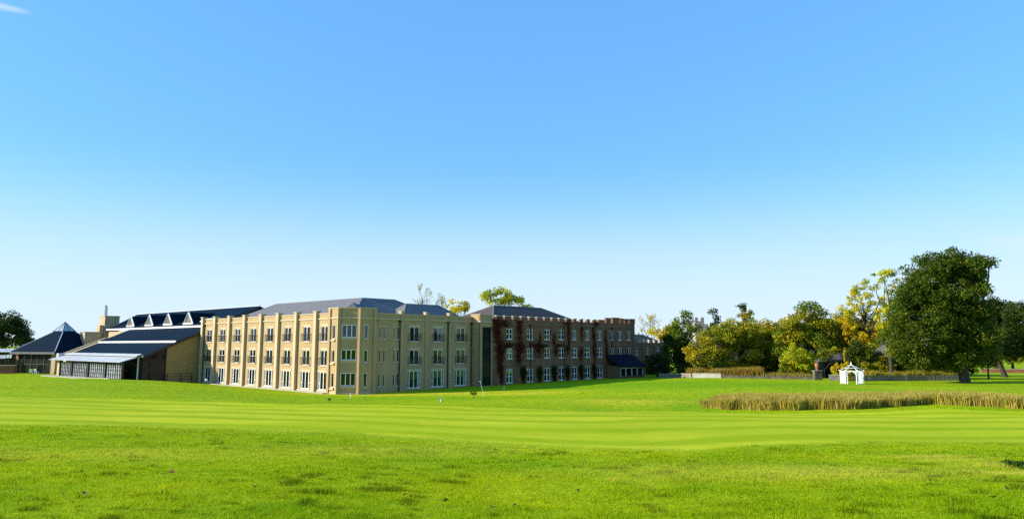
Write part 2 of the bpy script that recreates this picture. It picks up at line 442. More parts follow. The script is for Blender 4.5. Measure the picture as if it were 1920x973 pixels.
xs = np.unique(np.r_[np.arange(-42, 42.01, 0.55), np.arange(-130, 130.1, 1.6), -np.geomspace(130, 4000, 16), np.geomspace(130, 4000, 16)])
ys = np.unique(np.r_[np.arange(-40, 4, 4), np.arange(4, 60, 0.36), np.arange(60, 165, 1.1), np.geomspace(165, 5000, 20)])
xs = xs[np.r_[True, np.diff(xs) > 0.12]]; ys = ys[np.r_[True, np.diff(ys) > 0.12]]
GX, GY = np.meshgrid(xs, ys)
gx, gy = GX.ravel(), GY.ravel()
gz = terr(gx, gy)
nx, ny = len(xs), len(ys)
ii, jj = np.meshgrid(np.arange(nx - 1), np.arange(ny - 1))
b0 = (jj * nx + ii).ravel()
fidx = np.c_[b0, b0 + 1, b0 + nx + 1, b0 + nx].ravel()

def ground_mat():
    m, t, p = new_mat('lawn_turf')
    L, NN = t.links.new, t.nodes.new
    p.inputs['Roughness'].default_value = 0.9
    p.inputs['Specular IOR Level'].default_value = 0.03
    geo = NN('ShaderNodeNewGeometry')
    def attr(n):
        a = NN('ShaderNodeAttribute'); a.attribute_name = n; return a.outputs['Fac']
    def noise(scale, detail=6, rough=0.6, sc3=(1, 1, 1)):
        mp = NN('ShaderNodeMapping'); mp.inputs['Scale'].default_value = sc3
        L(geo.outputs['Position'], mp.inputs['Vector'])
        n = NN('ShaderNodeTexNoise'); n.inputs['Scale'].default_value = scale; n.inputs['Detail'].default_value = detail; n.inputs['Roughness'].default_value = rough
        L(mp.outputs[0], n.inputs['Vector']); return n.outputs[0]
    def rng_(v, a, b, c=0.0, d=1.0, mode='LINEAR'):
        r = NN('ShaderNodeMapRange'); r.interpolation_type = mode
        for k, x in zip(('From Min', 'From Max', 'To Min', 'To Max'), (a, b, c, d)): r.inputs[k].default_value = x
        L(v, r.inputs[0]); return r.outputs[0]
    def mix(f, a, b):
        x = NN('ShaderNodeMix'); x.data_type = 'RGBA'
        if isinstance(f, float): x.inputs['Factor'].default_value = f
        else: L(f, x.inputs['Factor'])
        for k, c in (('A', a), ('B', b)):
            if isinstance(c, tuple): x.inputs[k].default_value = (*c, 1)
            else: L(c, x.inputs[k])
        return x.outputs['Result']
    def math_(op, a, b):
        x = NN('ShaderNodeMath'); x.operation = op
        for k, c in enumerate((a, b)):
            if isinstance(c, (int, float)): x.inputs[k].default_value = c
            else: L(c, x.inputs[k])
        return x.outputs[0]
    # rough: lush and yellowish greens in uneven patches, fine speckle
    patch = math_('MULTIPLY', math_('ADD', rng_(noise(0.33, 5, 0.6), 0.35, 0.65), rng_(noise(0.07, 4, 0.6), 0.38, 0.62)), 0.5)
    rough = mix(patch, (0.195, 0.335, 0.002), (0.375, 0.425, 0.003))
    tuft = rng_(noise(2.6, 6, 0.7), 0.42, 0.66)
    rough = mix(math_('MULTIPLY', rng_(noise(0.9, 6, 0.7), 0.45, 0.68), 0.55), rough, (0.40, 0.44, 0.006))
    rough = mix(math_('MULTIPLY', tuft, 0.6), rough, (0.125, 0.235, 0.003))
    streak = rng_(noise(0.5, 6, 0.7, (0.35, 1.6, 1)), 0.46, 0.64)
    rough = mix(math_('MULTIPLY', streak, 0.6), rough, (0.16, 0.29, 0.003))
    speck = rng_(noise(16, 4, 0.7), 0.35, 0.7)
    rough = mix(math_('MULTIPLY', speck, 0.3), rough, (0.40, 0.47, 0.006))
    # fairway: close mown, alternating stripes that follow the fairway
    band = math_('SINE', math_('ADD', math_('MULTIPLY', attr('stripe'), 31.0), math_('MULTIPLY', noise(0.10, 5), 4.5)), 0.0)
    band = math_('MULTIPLY', rng_(band, -1.0, 0.15, 0, 1, 'SMOOTHSTEP'), rng_(noise(0.07, 4), 0.38, 0.6, 0.45, 1.0))
    fw = mix(band, (0.270, 0.355, 0.003), (0.520, 0.520, 0.022))
    fw = mix(math_('MULTIPLY', rng_(noise(0.22, 5), 0.35, 0.65), 0.45), fw, (0.36, 0.445, 0.004))
    fw = mix(math_('MULTIPLY', rng_(noise(0.9, 6, .75), 0.42, 0.7), 0.35), fw, (0.30, 0.39, 0.004))
    fw = mix(math_('MULTIPLY', rng_(noise(7, 5, .7), 0.35, 0.7), 0.22), fw, (0.27, 0.36, 0.003))
    col = mix(attr('fair'), rough, fw)
    col = mix(math_('MULTIPLY', attr('lush'), 0.85), col, mix(tuft, (0.150, 0.335, 0.002), (0.095, 0.23, 0.002)))
    col = mix(attr('dry'), col, mix(speck, (0.55, 0.47, 0.03), (0.47, 0.46, 0.012)))
    L(col, p.inputs['Base Color'])
    # relief: tussocky in the rough, nearly smooth on the fairway
    h = math_('ADD', math_('MULTIPLY', noise(0.8, 7, 0.65), 0.34), math_('MULTIPLY', noise(11, 5, 0.7), 0.05))
    k = rng_(attr('fair'), 0, 1, 1.0, 0.16)
    bp = NN('ShaderNodeBump'); bp.inputs['Distance'].default_value = 1.0; bp.inputs['Strength'].default_value = 0.75
    L(math_('MULTIPLY', h, k), bp.inputs['Height']); L(bp.outputs[0], p.inputs['Normal'])
    return m
M['lawn'] = ground_mat()
gm = np_mesh('ground', np.c_[gx, gy, gz], fidx, 4, M['lawn'], smooth=True)
fa, st_, dr = lawn_masks(gx, gy)
lush_ = np.zeros(len(gx))
for (px_, row, rx, ry, a_) in [(1180, 722, 14, 10, .9), (1420, 722, 16, 12, .9), (1560, 728, 12, 8, .6), (200, 714, 9, 3, .7), (1330, 760, 4, 5, .7), (1800, 728, 14, 7, .5), (760, 748, 14, 4, .35), (420, 735, 16, 6, .3), (1720, 800, 9, 7, .7), (1450, 782, 8, 5, .4)]:
    c_ = on_ground(px_, row)
    lush_ = np.maximum(lush_, a_ * np.exp(-(((gx - c_.x) / rx) ** 2 + ((gy - c_.y) / ry) ** 2) ** 1.3))
lush_ *= (1 - .75 * fa) * (.6 + .6 * vnoise(gx, gy, 3.0, 15))
for nme, val in (('fair', fa), ('stripe', st_), ('dry', dr), ('lush', np.clip(lush_, 0, 1))):
    a = gm.attributes.new(nme, 'FLOAT', 'POINT'); a.data.foreach_set('value', val.astype(np.float32))
tag(link('ground', gm), 'rolling green golf lawn with a paler striped fairway band', kind='structure')

# ------------------------------------------------------------------ facade kit
def slab_wall(g, length, z0, z1, holes, th=0.28):
    """solid wall slab, x 0..length, y 0..th inward, with rectangular openings (x0, x1, z0, z1)"""
    X = sorted({0.0, length, *[h[0] for h in holes], *[h[1] for h in holes]})
    Z = sorted({z0, z1, *[h[2] for h in holes], *[h[3] for h in holes]})
    def solid(i, j):
        if i < 0 or j < 0 or i >= len(X) - 1 or j >= len(Z) - 1: return False
        cx, cz = (X[i] + X[i + 1]) / 2, (Z[j] + Z[j + 1]) / 2
        return not any(h[0] < cx < h[1] and h[2] < cz < h[3] for h in holes)
    idx = {}
    def V(i, j, k):
        if (i, j, k) not in idx:
            idx[(i, j, k)] = len(g.v); g.v.append((X[i], th if k else 0.0, Z[j]))
        return idx[(i, j, k)]
    for i in range(len(X) - 1):
        for j in range(len(Z) - 1):
            if not solid(i, j): continue
            g.f.append((V(i, j, 0), V(i + 1, j, 0), V(i + 1, j + 1, 0), V(i, j + 1, 0)))
            g.f.append((V(i, j, 1), V(i, j + 1, 1), V(i + 1, j + 1, 1), V(i + 1, j, 1)))
            if not solid(i - 1, j): g.f.append((V(i, j, 0), V(i, j + 1, 0), V(i, j + 1, 1), V(i, j, 1)))
            if not solid(i + 1, j): g.f.append((V(i + 1, j, 0), V(i + 1, j, 1), V(i + 1, j + 1, 1), V(i + 1, j + 1, 0)))
            if not solid(i, j - 1): g.f.append((V(i, j, 0), V(i, j, 1), V(i + 1, j, 1), V(i + 1, j, 0)))
            if not solid(i, j + 1): g.f.append((V(i, j + 1, 0), V(i + 1, j + 1, 0), V(i + 1, j + 1, 1), V(i, j + 1, 1)))
    return g
def face_matrix(P0, P1):
    d = Vector((P1[0] - P0[0], P1[1] - P0[1], 0)); L = d.length; d.normalize()
    m = Matrix(((d.x, -d.y, 0, P0[0]), (d.y, d.x, 0, P0[1]), (0, 0, 1, 0), (0, 0, 0, 1)))
    return m, L
WIN = {}
def window_kind(key, wd, ht, cols, bars=(), frame=0.085, mull=0.1, lights=None, sill=True, lintel=0.0, trim='trim', curtain=False, deep=0.06):
    """cols: list of column widths as fractions; bars: list of (column, height) glazing bars / transoms"""
    g = G(); y0, y1 = deep, deep + 0.075
    g.box(-wd / 2, wd / 2, y0, y1, ht - frame, ht); g.box(-wd / 2, wd / 2, y0, y1, 0, frame)
    g.box(-wd / 2, -wd / 2 + frame, y0, y1, frame, ht - frame); g.box(wd / 2 - frame, wd / 2, y0, y1, frame, ht - frame)
    inner = wd - 2 * frame - mull * (len(cols) - 1); tot = sum(cols)
    x = -wd / 2 + frame; panes = []
    for i, c in enumerate(cols):
        cw = inner * c / tot
        zs = [frame] + [b[1] for b in bars if b[0] == i] + [ht - frame]
        for k in range(len(zs) - 1):
            za = zs[k] + (0.03 if k else 0); zb = zs[k + 1] - (0.03 if k + 2 < len(zs) else 0)
            panes.append((x, x + cw, za, zb))
            if k: g.box(x, x + cw, y0 + 0.004, y1 - 0.004, zs[k] - 0.035, zs[k] + 0.035)
        x += cw
        if i < len(cols) - 1:
            g.box(x, x + mull, y0 - 0.006, y1 + 0.002, frame, ht - frame); x += mull
    fr = g.mesh('window', M['white'])
    pm = [G().box(a - 0.005, b + 0.005, y0 + 0.03, y0 + 0.045, c - 0.005, d + 0.005).mesh('pane', M['glass']) for a, b, c, d in panes]
    ex = []
    if sill: ex.append(('sill', G().box(-wd / 2 - 0.1, wd / 2 + 0.1, -0.10, deep, -0.12, -0.002).mesh('sill', M[sill if isinstance(sill, str) else 'trim'])))
    if lintel: ex.append(('lintel', G().box(-wd / 2 - 0.15, wd / 2 + 0.15, -0.035, 0.02, ht + 0.003, ht + lintel).mesh('lintel', M[trim])))
    cu = []
    for sgn in (-1, 1):
        gg = G(); cw = wd * 0.2
        n = 7
        xs_ = [sgn * (wd / 2 - 0.02) - sgn * cw * i / n for i in range(n + 1)]
        vs = [(x_, 0.34 + 0.05 * (i % 2), z_) for z_ in (0.03, ht - 0.02) for i, x_ in enumerate(xs_)]
        gg.add(vs, [(i, i + 1, i + n + 2, i + n + 1) for i in range(n)])
        cu.append(gg.mesh('curtain', M['curtain']))
    cu.append(G().box(-wd / 2 + .03, wd / 2 - .03, deep + .10, deep + .112, ht * .55, ht - .01).mesh('blind', M['curtain']))
    WIN[key] = (fr, pm, ex, wd, ht, cu)
def put_window(parent, T, key, x, z, rail=False, curtains=0):
    fr, pm, ex, wd, ht, cu = WIN[key]
    o = link('window', fr, parent, T @ Matrix.Translation((x, 0, z)))
    for m_ in pm: link('pane', m_, o)
    for n_, m_ in ex: link(n_, m_, o)
    if curtains & 1: link('curtain', cu[0], o)
    if curtains & 2: link('curtain', cu[1], o)
    if curtains & 4: link('blind', cu[2], o)
    if rail: link('balcony_railing', RAIL, parent, T @ Matrix.Translation((x, 0, z)))
    return o
def hole(key, x, z):
    wd, ht = WIN[key][3], WIN[key][4]
    return (x - wd / 2, x + wd / 2, z, z + ht)
window_kind('french', 1.72, 2.05, (1, 1), lintel=0.28)
window_kind('french_bar', 1.72, 2.05, (1, 1), bars=((0, 1.08), (1, 1.08)), lintel=0.28)
window_kind('garden', 2.36, 2.34, (0.36, 1, 1, 0.36), bars=((0, 0.82), (3, 0.82)), lintel=0.25, sill=True, mull=0.11)
window_kind('slit', 0.34, 1.62, (1,), frame=0.05, lintel=0.0)
window_kind('triple', 1.95, 1.65, (1, 1, 1), frame=0.09, lintel=0.0)
window_kind('triple_low', 1.95, 1.38, (1, 1, 1), frame=0.09, lintel=0.0)
window_kind('narrow', 0.62, 1.85, (1,), frame=0.075)
window_kind('narrow_low', 0.62, 1.6, (1,), frame=0.075)
window_kind('casement', 1.42, 1.62, (1, 1), bars=((0, 0.85), (1, 0.85)), frame=0.1, mull=0.13, lintel=0.22, trim='brown_trim', sill='capstone')
window_kind('casement_slim', 1.15, 1.62, (1, 1), frame=0.1, mull=0.13, lintel=0.22, trim='brown_trim', sill='capstone')
window_kind('door', 1.5, 2.1, (1, 1), bars=((0, 1.0), (1, 1.0)), frame=0.1, mull=0.14, lintel=0.22, trim='brown_trim', sill='capstone')
window_kind('small', 1.1, 1.5, (1, 1), bars=((0, 0.75), (1, 0.75)), frame=0.09, mull=0.1, sill='capstone')
g = G()
g.box(-1.2, 1.2, -0.22, -0.18, 1.04, 1.09); g.box(-1.2, 1.2, -0.215, -0.185, 0.10, 0.14)
for i in range(21):
    x = -1.18 + 2.36 * i / 20
    g.box(x - 0.011, x + 0.011, -0.21, -0.19, 0.14, 1.04)
for x in (-1.2, 1.17):
    for z_ in (0.1, 1.04): g.box(x, x + 0.03, -0.185, 0.01, z_ + 0.004, z_ + 0.036)
RAIL = g.mesh('balcony_railing', M['dark_metal'])

def downpipe(parent, T, x, z0, z1):
    g = G().tube([(x, -0.09, z0), (x, -0.09, z1)], [0.075, 0.075], 8)
    g.taper(x - 0.13, x + 0.13, -0.24, -0.02, z1, z1 + 0.26, 0.05)
    return g.obj('downpipe', M['dark_metal'], parent, T)

# ------------------------------------------------------------------ the buff stone hotel wing
ZT = 10.35
hotel = thing('hotel_building', 'long buff stone three storey hotel wing with corner turret and grey slate roof', 'building', O, ANG)
QA = 41.3
def wall(parent, P0, P1, z0, z1, holes, m='buff', th=0.28):
    T, L = face_matrix(P0, P1)
    slab_wall(G(), L, z0, z1, holes, th).obj('wall', M[m], parent, T)
    return T, L
def band(parent, T, x0, x1, z0, z1, out_, name, m='trim', back=0.02):
    return G().box(x0, x1, -out_, back, z0, z1).obj(name, M[m], parent, T)
# sunlit front, left end to turret
TA, LA = face_matrix((0, QA), (0, 3.63))
pil_x = [0.42] + [QA - q for q in (36.55, 31.72, 26.85, 21.95, 17.1, 12.25, 7.35)]
colx = [(pil_x[i] + pil_x[i + 1]) / 2 for i in range(7)] + [(pil_x[7] + LA) / 2 + 0.05]
hA, plA = [], []
for i, x in enumerate(colx):
    bar_ = i < 4
    for z, rail in ((6.68, 1), (3.5, 1)):
        k = 'french_bar' if bar_ and not (i == 3 and z > 6) else 'french'
        hA.append(hole(k, x, z)); plA.append((k, x, z, rail, (0, 2, 5, 0, 3, 0, 1, 4)[(i * 3 + int(z)) % 8]))
    hA.append(hole('garden', x, 0.32)); plA.append(('garden', x, 0.32, 0, (0, 1, 0, 2, 0, 0, 3, 0)[i]))
slab_wall(G(), LA, -1.5, ZT, hA).obj('wall', M['buff'], hotel, TA)
for k, x, z, rail, c in plA: put_window(hotel, TA, k, x, z, rail, c)
band(hotel, TA, 0, LA, 9.62, 9.80, 0.12, 'string_course')
G().box(-0.05, LA, -0.08, 0.36, ZT, ZT + 0.12).obj('coping', M['trim'], hotel, TA)
band(hotel, TA, 0, LA, -1.4, 0.22, 0.07, 'plinth')
for i, x in enumerate(pil_x):
    pz = G().box(x - 0.31, x + 0.31, -0.38, 0.015, -1.45, ZT + 0.15).obj('pilaster', M['trim'], hotel, TA)
    G().taper(x - 0.33, x + 0.33, -0.36, 0.28, ZT + 0.153, ZT + 0.34, 0.05).add([], []).box(x - 0.44, x + 0.44, -0.46, 0.40, ZT + 0.343, ZT + 0.45).obj('pilaster_cap', M['trim'], pz)
for i in (1, 2, 4, 6): downpipe(hotel, TA, pil_x[i] - 0.5, 0.1, 9.3)
downpipe(hotel, TA, pil_x[0] + 0.5, 0.1, 9.3)
# corner turret
TU = [(0, 3.63), (-0.6, 3.63), (-0.6, 1.35), (1.35, -0.6), (4.0, -0.6), (4.0, 0)]
ZU = 10.95
for i in range(5):
    T, L = face_matrix(TU[i], TU[i + 1])
    hs_, pl = [], []
    if i == 1: pl = [('narrow', L * 0.52, 7.0), ('narrow_low', L * 0.52, 4.0), ('narrow', L * 0.52, 0.8)]
    if i == 2: pl = [('triple', L / 2, 7.2), ('triple_low', L / 2, 4.28), ('triple', L / 2, 1.02)]
    if i == 3: pl = [('narrow', L * 0.40, 7.0), ('narrow_low', L * 0.40, 4.0), ('narrow', L * 0.40, 0.8)]
    e = 0.283 if i in (0, 4) else 0.0
    a, b = (0.0, L)
    if i == 0: b = L - 0.004
    if i == 4: a = 0.004
    g = slab_wall(G(), L, -1.5, ZU, [hole(*p) for p in pl], 0.28)
    g.obj('wall', M['buff'], hotel, T)
    for p in pl: put_window(hotel, T, *p)
    if i in (1, 2, 3):
        band(hotel, T, -0.02, L + 0.02, 9.62, 9.82, 0.13, 'string_course')
        G().box(-0.06, L + 0.06, -0.10, 0.34, ZU + (0.001 * i), ZU + 0.13 + 0.002 * i).obj('coping', M['trim'], hotel, T)
        band(hotel, T, 0, L, -1.4, 0.22, 0.06, 'plinth')
    if i == 1:
        for p in pl:   # heavy projecting sills catch the sun
            band(hotel, T, p[1] - 0.42, p[1] + 0.42, p[2] - 0.30, p[2] - 0.125, 0.17, 'sill_bracket')
    if i == 2:
        for p in pl: band(hotel, T, p[1] - 1.0, p[1] + 1.0, p[2] - 0.32, p[2] - 0.125, 0.05, 'apron')
for (x, y, r) in [(-0.62, 3.3, 0), (-0.6, 1.35, R(-22.5)), (1.35, -0.6, R(22.5)), (3.7, -0.62, 0)]:
    T = Matrix.Translation((x, y, 0)) @ Matrix.Rotation(r, 4, 'Z')
    G().box(-0.16, 0.2, -0.24, 0.24, -1.45, ZU - 0.01).obj('pilaster', M['buff'], hotel, T) if r <= 0 and x < 0 else \
        G().box(-0.24, 0.24, -0.16, 0.2, -1.45, ZU - 0.01).obj('pilaster', M['buff'], hotel, T)
# shaded front
TB, LB = face_matrix((4.0, 0), (22.3, 0))
hB, plB = [], []
for p in (11.06, 15.45, 19.95):
    x = p - 4.0
    for z in (6.68, 3.5):
        hB.append(hole('french', x, z)); plB.append(('french', x, z, 1, 2))
    hB.append(hole('garden', x, 0.32)); plB.append(('garden', x, 0.32, 0, 2))
for p in (5.1, 5.85, 7.55, 8.2):
    for z in (7.0, 3.95, 0.75):
        hB.append(hole('slit', p - 4, z)); plB.append(('slit', p - 4, z, 0, 0))
slab_wall(G(), LB, -1.5, ZT, hB).obj('wall', M['buff'], hotel, TB)
for k, x, z, rail, c in plB: put_window(hotel, TB, k, x, z, rail, c)
for x in (5.475 - 4, 7.875 - 4):
    for z in (8.62, 5.57): band(hotel, TB, x - 0.65, x + 0.65, z + 0.02, z + 0.16, 0.06, 'hood_mould')
band(hotel, TB, 0.3, LB, 9.62, 9.80, 0.12, 'string_course')
G().box(0.3, LB, -0.08, 0.36, ZT, ZT + 0.12).obj('coping', M['trim'], hotel, TB)
for p in (8.75, 13.2, 17.7):
    x = p - 4
    pz = G().box(x - 0.26, x + 0.26, -0.16, 0.015, -1.45, ZT + 0.14).obj('pilaster', M['buff'], hotel, TB)
    G().taper(x - 0.26, x + 0.26, -0.16, 0.3, ZT + 0.143, ZT + 0.40, 0.05).box(x - 0.34, x + 0.34, -0.24, 0.38, ZT + 0.403, ZT + 0.52).obj('pilaster_cap', M['trim'], pz)
downpipe(hotel, TB, 0.32, 0.0, 9.3); downpipe(hotel, TB, 8.35 - 4, 0.0, 9.3); downpipe(hotel, TB, 17.3 - 4, 0.0, 9.3); downpipe(hotel, TB, LB - 0.25, 0.0, 9.3)
# rear and end walls, flat gutter deck, dark boxes standing in for unlit rooms
for P0, P1 in (((14.9, QA), (0.285, QA)), ((15, 15.3), (15, QA - 0.3)), ((22.2, 15), (15.3, 15)), ((22.3, 0.3), (22.3, 15))):
    wall(hotel, P0, P1, -1.5, ZT, [])
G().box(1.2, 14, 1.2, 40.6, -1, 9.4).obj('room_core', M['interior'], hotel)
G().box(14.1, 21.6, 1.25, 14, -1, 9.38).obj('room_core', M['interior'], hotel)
G().box(0.3, 14.7, 0.3, 40.9, 9.45, 9.9).obj('roof_deck', M['lead'], hotel)
G().box(14.72, 22.0, 0.32, 14.7, 9.44, 9.9).obj('roof_deck', M['lead'], hotel)
def hip(parent, x0, x1, y0, y1, ze, zr, ridge, m, name='roof', thick=0.3, skip=()):
    """hipped roof; ridge = ((xa, ya), (xb, yb))"""
    (xa, ya), (xb, yb) = ridge
    v = [(x0, y0, ze), (x1, y0, ze), (x1, y1, ze), (x0, y1, ze), (xa, ya, zr), (xb, yb, zr),
         (x0, y0, ze - thick), (x1, y0, ze - thick), (x1, y1, ze - thick), (x0, y1, ze - thick)]
    if abs(xa - xb) >= abs(ya - yb):   # ridge along x, xa < xb
        f = [(0, 1, 5, 4), (1, 2, 5), (2, 3, 4, 5), (3, 0, 4)]
    else:                              # ridge along y, ya < yb
        f = [(0, 1, 4), (1, 2, 5, 4), (2, 3, 5), (3, 0, 4, 5)]
    f += [(0, 6, 7, 1), (1, 7, 8, 2), (2, 8, 9, 3), (3, 9, 6, 0), (6, 9, 8, 7)]
    g = G().add(v, f)
    rf = g.obj(name, m, parent)
    rc = G()
    for a, b in ((4, 5),) + (((4, 0), (5, 1), (5, 2), (4, 3)) if abs(xa - xb) >= abs(ya - yb) else ((4, 0), (4, 1), (5, 2), (5, 3))):
        if b in skip: continue
        q = G().tube([Vector(v[a]), Vector(v[b])], [0.06, 0.06], 6)
        q.obj('ridge_tile' if (a, b) == (4, 5) else 'hip_tile', M['ridge'], rf)
    return rf
hip(hotel, 1.9, 13.1, 1.9, 36.6, 9.95, 12.95, ((7.5, 7.5), (7.5, 31.0)), M['grey_slate'])
hip(hotel, 2.2, 19.0, 1.95, 13.0, 9.95, 12.93, ((7.6, 7.5), (13.4, 7.52)), M['grey_slate'], skip=(0, 3))
hip(hotel, 9.6, 21.6, 0.9, 6.1, 10.1, 12.15, ((12.3, 3.5), (18.6, 3.5)), M['grey_slate'])
G().add([(-0.1, 4.2, 10.5), (-0.1, 1.5, 10.5), (1.5, -0.1, 10.5), (4.2, -0.1, 10.5), (4.2, 4.2, 10.5), (2.1, 2.1, 11.9)],
        [(0, 1, 5), (1, 2, 5), (2, 3, 5), (3, 4, 5), (4, 0, 5), (0, 4, 3, 2, 1)]).obj('turret_roof', M['grey_slate'], hotel)

# ------------------------------------------------------------------ the brown brick wing with battlements
PC = 22.3
brick = thing('brick_wing', 'brown brick battlemented wing covered in red creeper, brown slate roof', 'building', hw(PC, -1.7), ANG)
LC, SB, ZC = 41.7, 2.65, 10.2
Z0 = 0.25
# stair block at the left end, buff, with a tall dark glazed slot
T0, L0 = face_matrix((0, 1.95), (0, 0))
slab_wall(G(), L0 - 0.002, -1.5, 10.7, []).obj('wall', M['buff'], brick, T0)
TS, LS = face_matrix((0, 0), (SB, 0))
slab_wall(G(), LS, -1.5, 10.7, [(0.5, 2.45, 0.2, 8.9)]).obj('wall', M['buff'], brick, TS)
sw = G().box(0.5, 2.45, 0.14, 0.2, 0.2, 8.9).obj('stair_window', M['dark_glass'], brick, TS)
for z in (3.0, 3.3, 6.0, 6.3): G().box(0.52, 2.43, 0.10, 0.138, z, z + 0.07).obj('transom', M['dark_metal'], sw)
G().box(1.44, 1.51, 0.09, 0.138, 0.22, 8.88).obj('mullion', M['dark_metal'], sw)
G().box(-0.08, LS, -0.08, 0.36, 10.7, 10.83).obj('coping', M['trim'], brick, TS)
G().box(0.0, L0 - 0.37, -0.08, 0.36, 10.702, 10.828).obj('coping', M['trim'], brick, T0)
band(brick, TS, -0.06, LS, 9.6, 9.8, 0.10, 'string_course'); band(brick, T0, 0.05, L0, 9.605, 9.795, 0.10, 'string_course')
TC, LCC = face_matrix((SB, 0), (LC, 0))
cols = [6.45, 11.3, 15.6, 19.4, 22.9, 26.6, 30.3, 34.0, 36.6, 39.6]
hC, plC = [], []
for i, k in enumerate(cols):
    x = k - SB
    for z in (7.1, 4.1):
        kk = 'casement' if (i < 7 and not (i > 3 and z > 6)) else 'casement_slim'
        hC.append(hole(kk, x, z)); plC.append((kk, x, z, 0, (0, 1, 6, 3, 4, 0, 2)[(i * 3 + int(z)) % 7]))
    if i < 8:
        hC.append(hole('door', x, 0.42)); plC.append(('door', x, 0.42, 0, (0, 0, 2, 1)[i % 4]))
slab_wall(G(), LCC, -1.5, ZC, hC).obj('wall', M['brown'], brick, TC)
for p in plC: put_window(brick, TC, *p)
band(brick, TC, 0, LCC, 9.45, 9.62, 0.09, 'string_course', 'brown_trim')
band(brick, TC, 0, LCC, 6.2, 6.33, 0.06, 'string_course', 'brown_trim'); band(brick, TC, 0, LCC, 3.25, 3.38, 0.06, 'string_course', 'brown_trim')
# merlons: small evenly spaced ones, then broad ones on the far part
k = 1.25
while k < 27.0:
    mo = G().box(k - 0.42, k + 0.42, -0.05, 0.33, ZC - 0.002, ZC + 0.42).obj('merlon', M['brown'], brick, TC)
    G().box(k - 0.50, k + 0.50, -0.11, 0.39, ZC + 0.423, ZC + 0.55).obj('merlon_cap', M['capstone'], mo)
    k += 1.92
for a, b, h in ((27.6, 29.2, .55), (29.9, 31.2, .95), (31.9, 34.0, 1.05), (34.5, 35.4, .95), (35.9, 37.0, .9), (37.5, 38.3, .95), (38.7, 39.15, .95)):
    a -= 0.15
    mo = G().box(a, b, -0.05, 0.33, ZC - 0.002, ZC + h - 0.12).obj('merlon', M['brown'], brick, TC)
    G().box(a - 0.06, b + 0.06, -0.11, 0.39, ZC + h - 0.117, ZC + h).obj('merlon_cap', M['brown_trim'], mo)
for k in (10.0, 18.6 , 32.6): downpipe(brick, TC, k - SB + 1.4, 0.1, 9.2)
for P0, P1 in (((LC, 0.3), (LC, 14.5)), ((LC - 0.3, 14.5), (0.3, 14.5)), ((0, 14.2), (0, 2.0))):
    wall(brick, P0, P1, -1.5, ZC, [], 'brown')
for i in range(6):
    T, L = face_matrix((LC, 0.5), (LC, 14.5))
    mo = G().box(0.8 + i * 2.3, 2.0 + i * 2.3, -0.03, 0.31, ZC - 0.002, ZC + 0.8).obj('merlon', M['brown'], brick, T)
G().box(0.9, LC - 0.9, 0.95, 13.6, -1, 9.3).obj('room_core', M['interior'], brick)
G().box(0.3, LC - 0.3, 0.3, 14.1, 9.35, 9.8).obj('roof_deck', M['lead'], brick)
hip(brick, 4.6, 29.0, 1.8, 13.2, 9.85, 12.8, ((10.7, 7.5), (22.9, 7.5)), M['brown_slate'])

# low link building beyond it
link_b = thing('link_building', 'low brown brick link building with pale capped battlements beyond the creeper wing', 'building', hw(PC + LC + 0.3, 0.6), ANG)
TD, LD = face_matrix((0, 0), (16.0, 0))
hD = [hole('small', x, 4.35) for x in (3.6, 7.7, 11.6)]
slab_wall(G(), LD, -1.5, 6.7, hD).obj('wall', M['brown'], link_b, TD)
for i, x in enumerate((3.6, 7.7, 11.6)): put_window(link_b, TD, 'small', x, 4.35, 0, (0, 3, 3)[i])
band(link_b, TD, 0, LD, 6.05, 6.2, 0.08, 'string_course', 'brown_trim')
for i in range(7):
    x = 2.9 + i * 1.95
    mo = G().box(x - 0.42, x + 0.42, -0.04, 0.32, 6.698, 7.15).obj('merlon', M['capstone'], link_b, TD)
    G().box(x - 0.5, x + 0.5, -0.1, 0.38, 7.153, 7.3).obj('merlon_cap', M['capstone'], mo)
for P0, P1 in (((16, 0.3), (16, 9)), ((15.7, 9), (0.0, 9))): wall(link_b, P0, P1, -1.5, 6.7, [], 'brown')
hip(link_b, -0.2, 15.6, 0.5, 8.8, 6.6, 8.35, ((0.4, 4.4), (13.0, 4.4)), M['brown_slate'])
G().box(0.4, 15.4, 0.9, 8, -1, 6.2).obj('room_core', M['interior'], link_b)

# dark slated porch in front of the brick wing
porch = thing('garden_porch', 'low porch with dark slate roof and white glazed front against the brick wing', 'porch', hw(54.6, -1.75), ANG)
G().slab([(-0.4, -3.2, 2.45), (8.2, -3.2, 2.45), (8.2, 0, 4.5), (-0.4, 0, 4.5)], (0, 0, -0.18)).obj('roof', M['blue_slate'], porch)
G().box(0, 0.25, -2.8, -0.01, -1, 2.5).obj('wall', M['brown'], porch); G().box(7.6, 7.85, -2.8, -0.01, -1, 2.5).obj('wall', M['brown'], porch)
G().box(0.25, 7.6, -2.78, -2.62, 2.05, 2.4).obj('fascia', M['white'], porch)
G().box(0.26, 7.59, -2.7, -2.5, -1, 0.75).obj('wall', M['red'], porch)
for x in (0.3, 2.0, 3.9, 5.7, 7.5): G().box(x - 0.06, x + 0.06, -2.8, -2.6, 0.76, 2.05).obj('post', M['white'], porch)
for a, b in ((0.36, 1.94), (2.06, 3.84), (3.96, 5.64), (5.76, 7.44)): G().box(a, b, -2.66, -2.64, 0.76, 2.05).obj('pane', M['dark_glass'], porch)

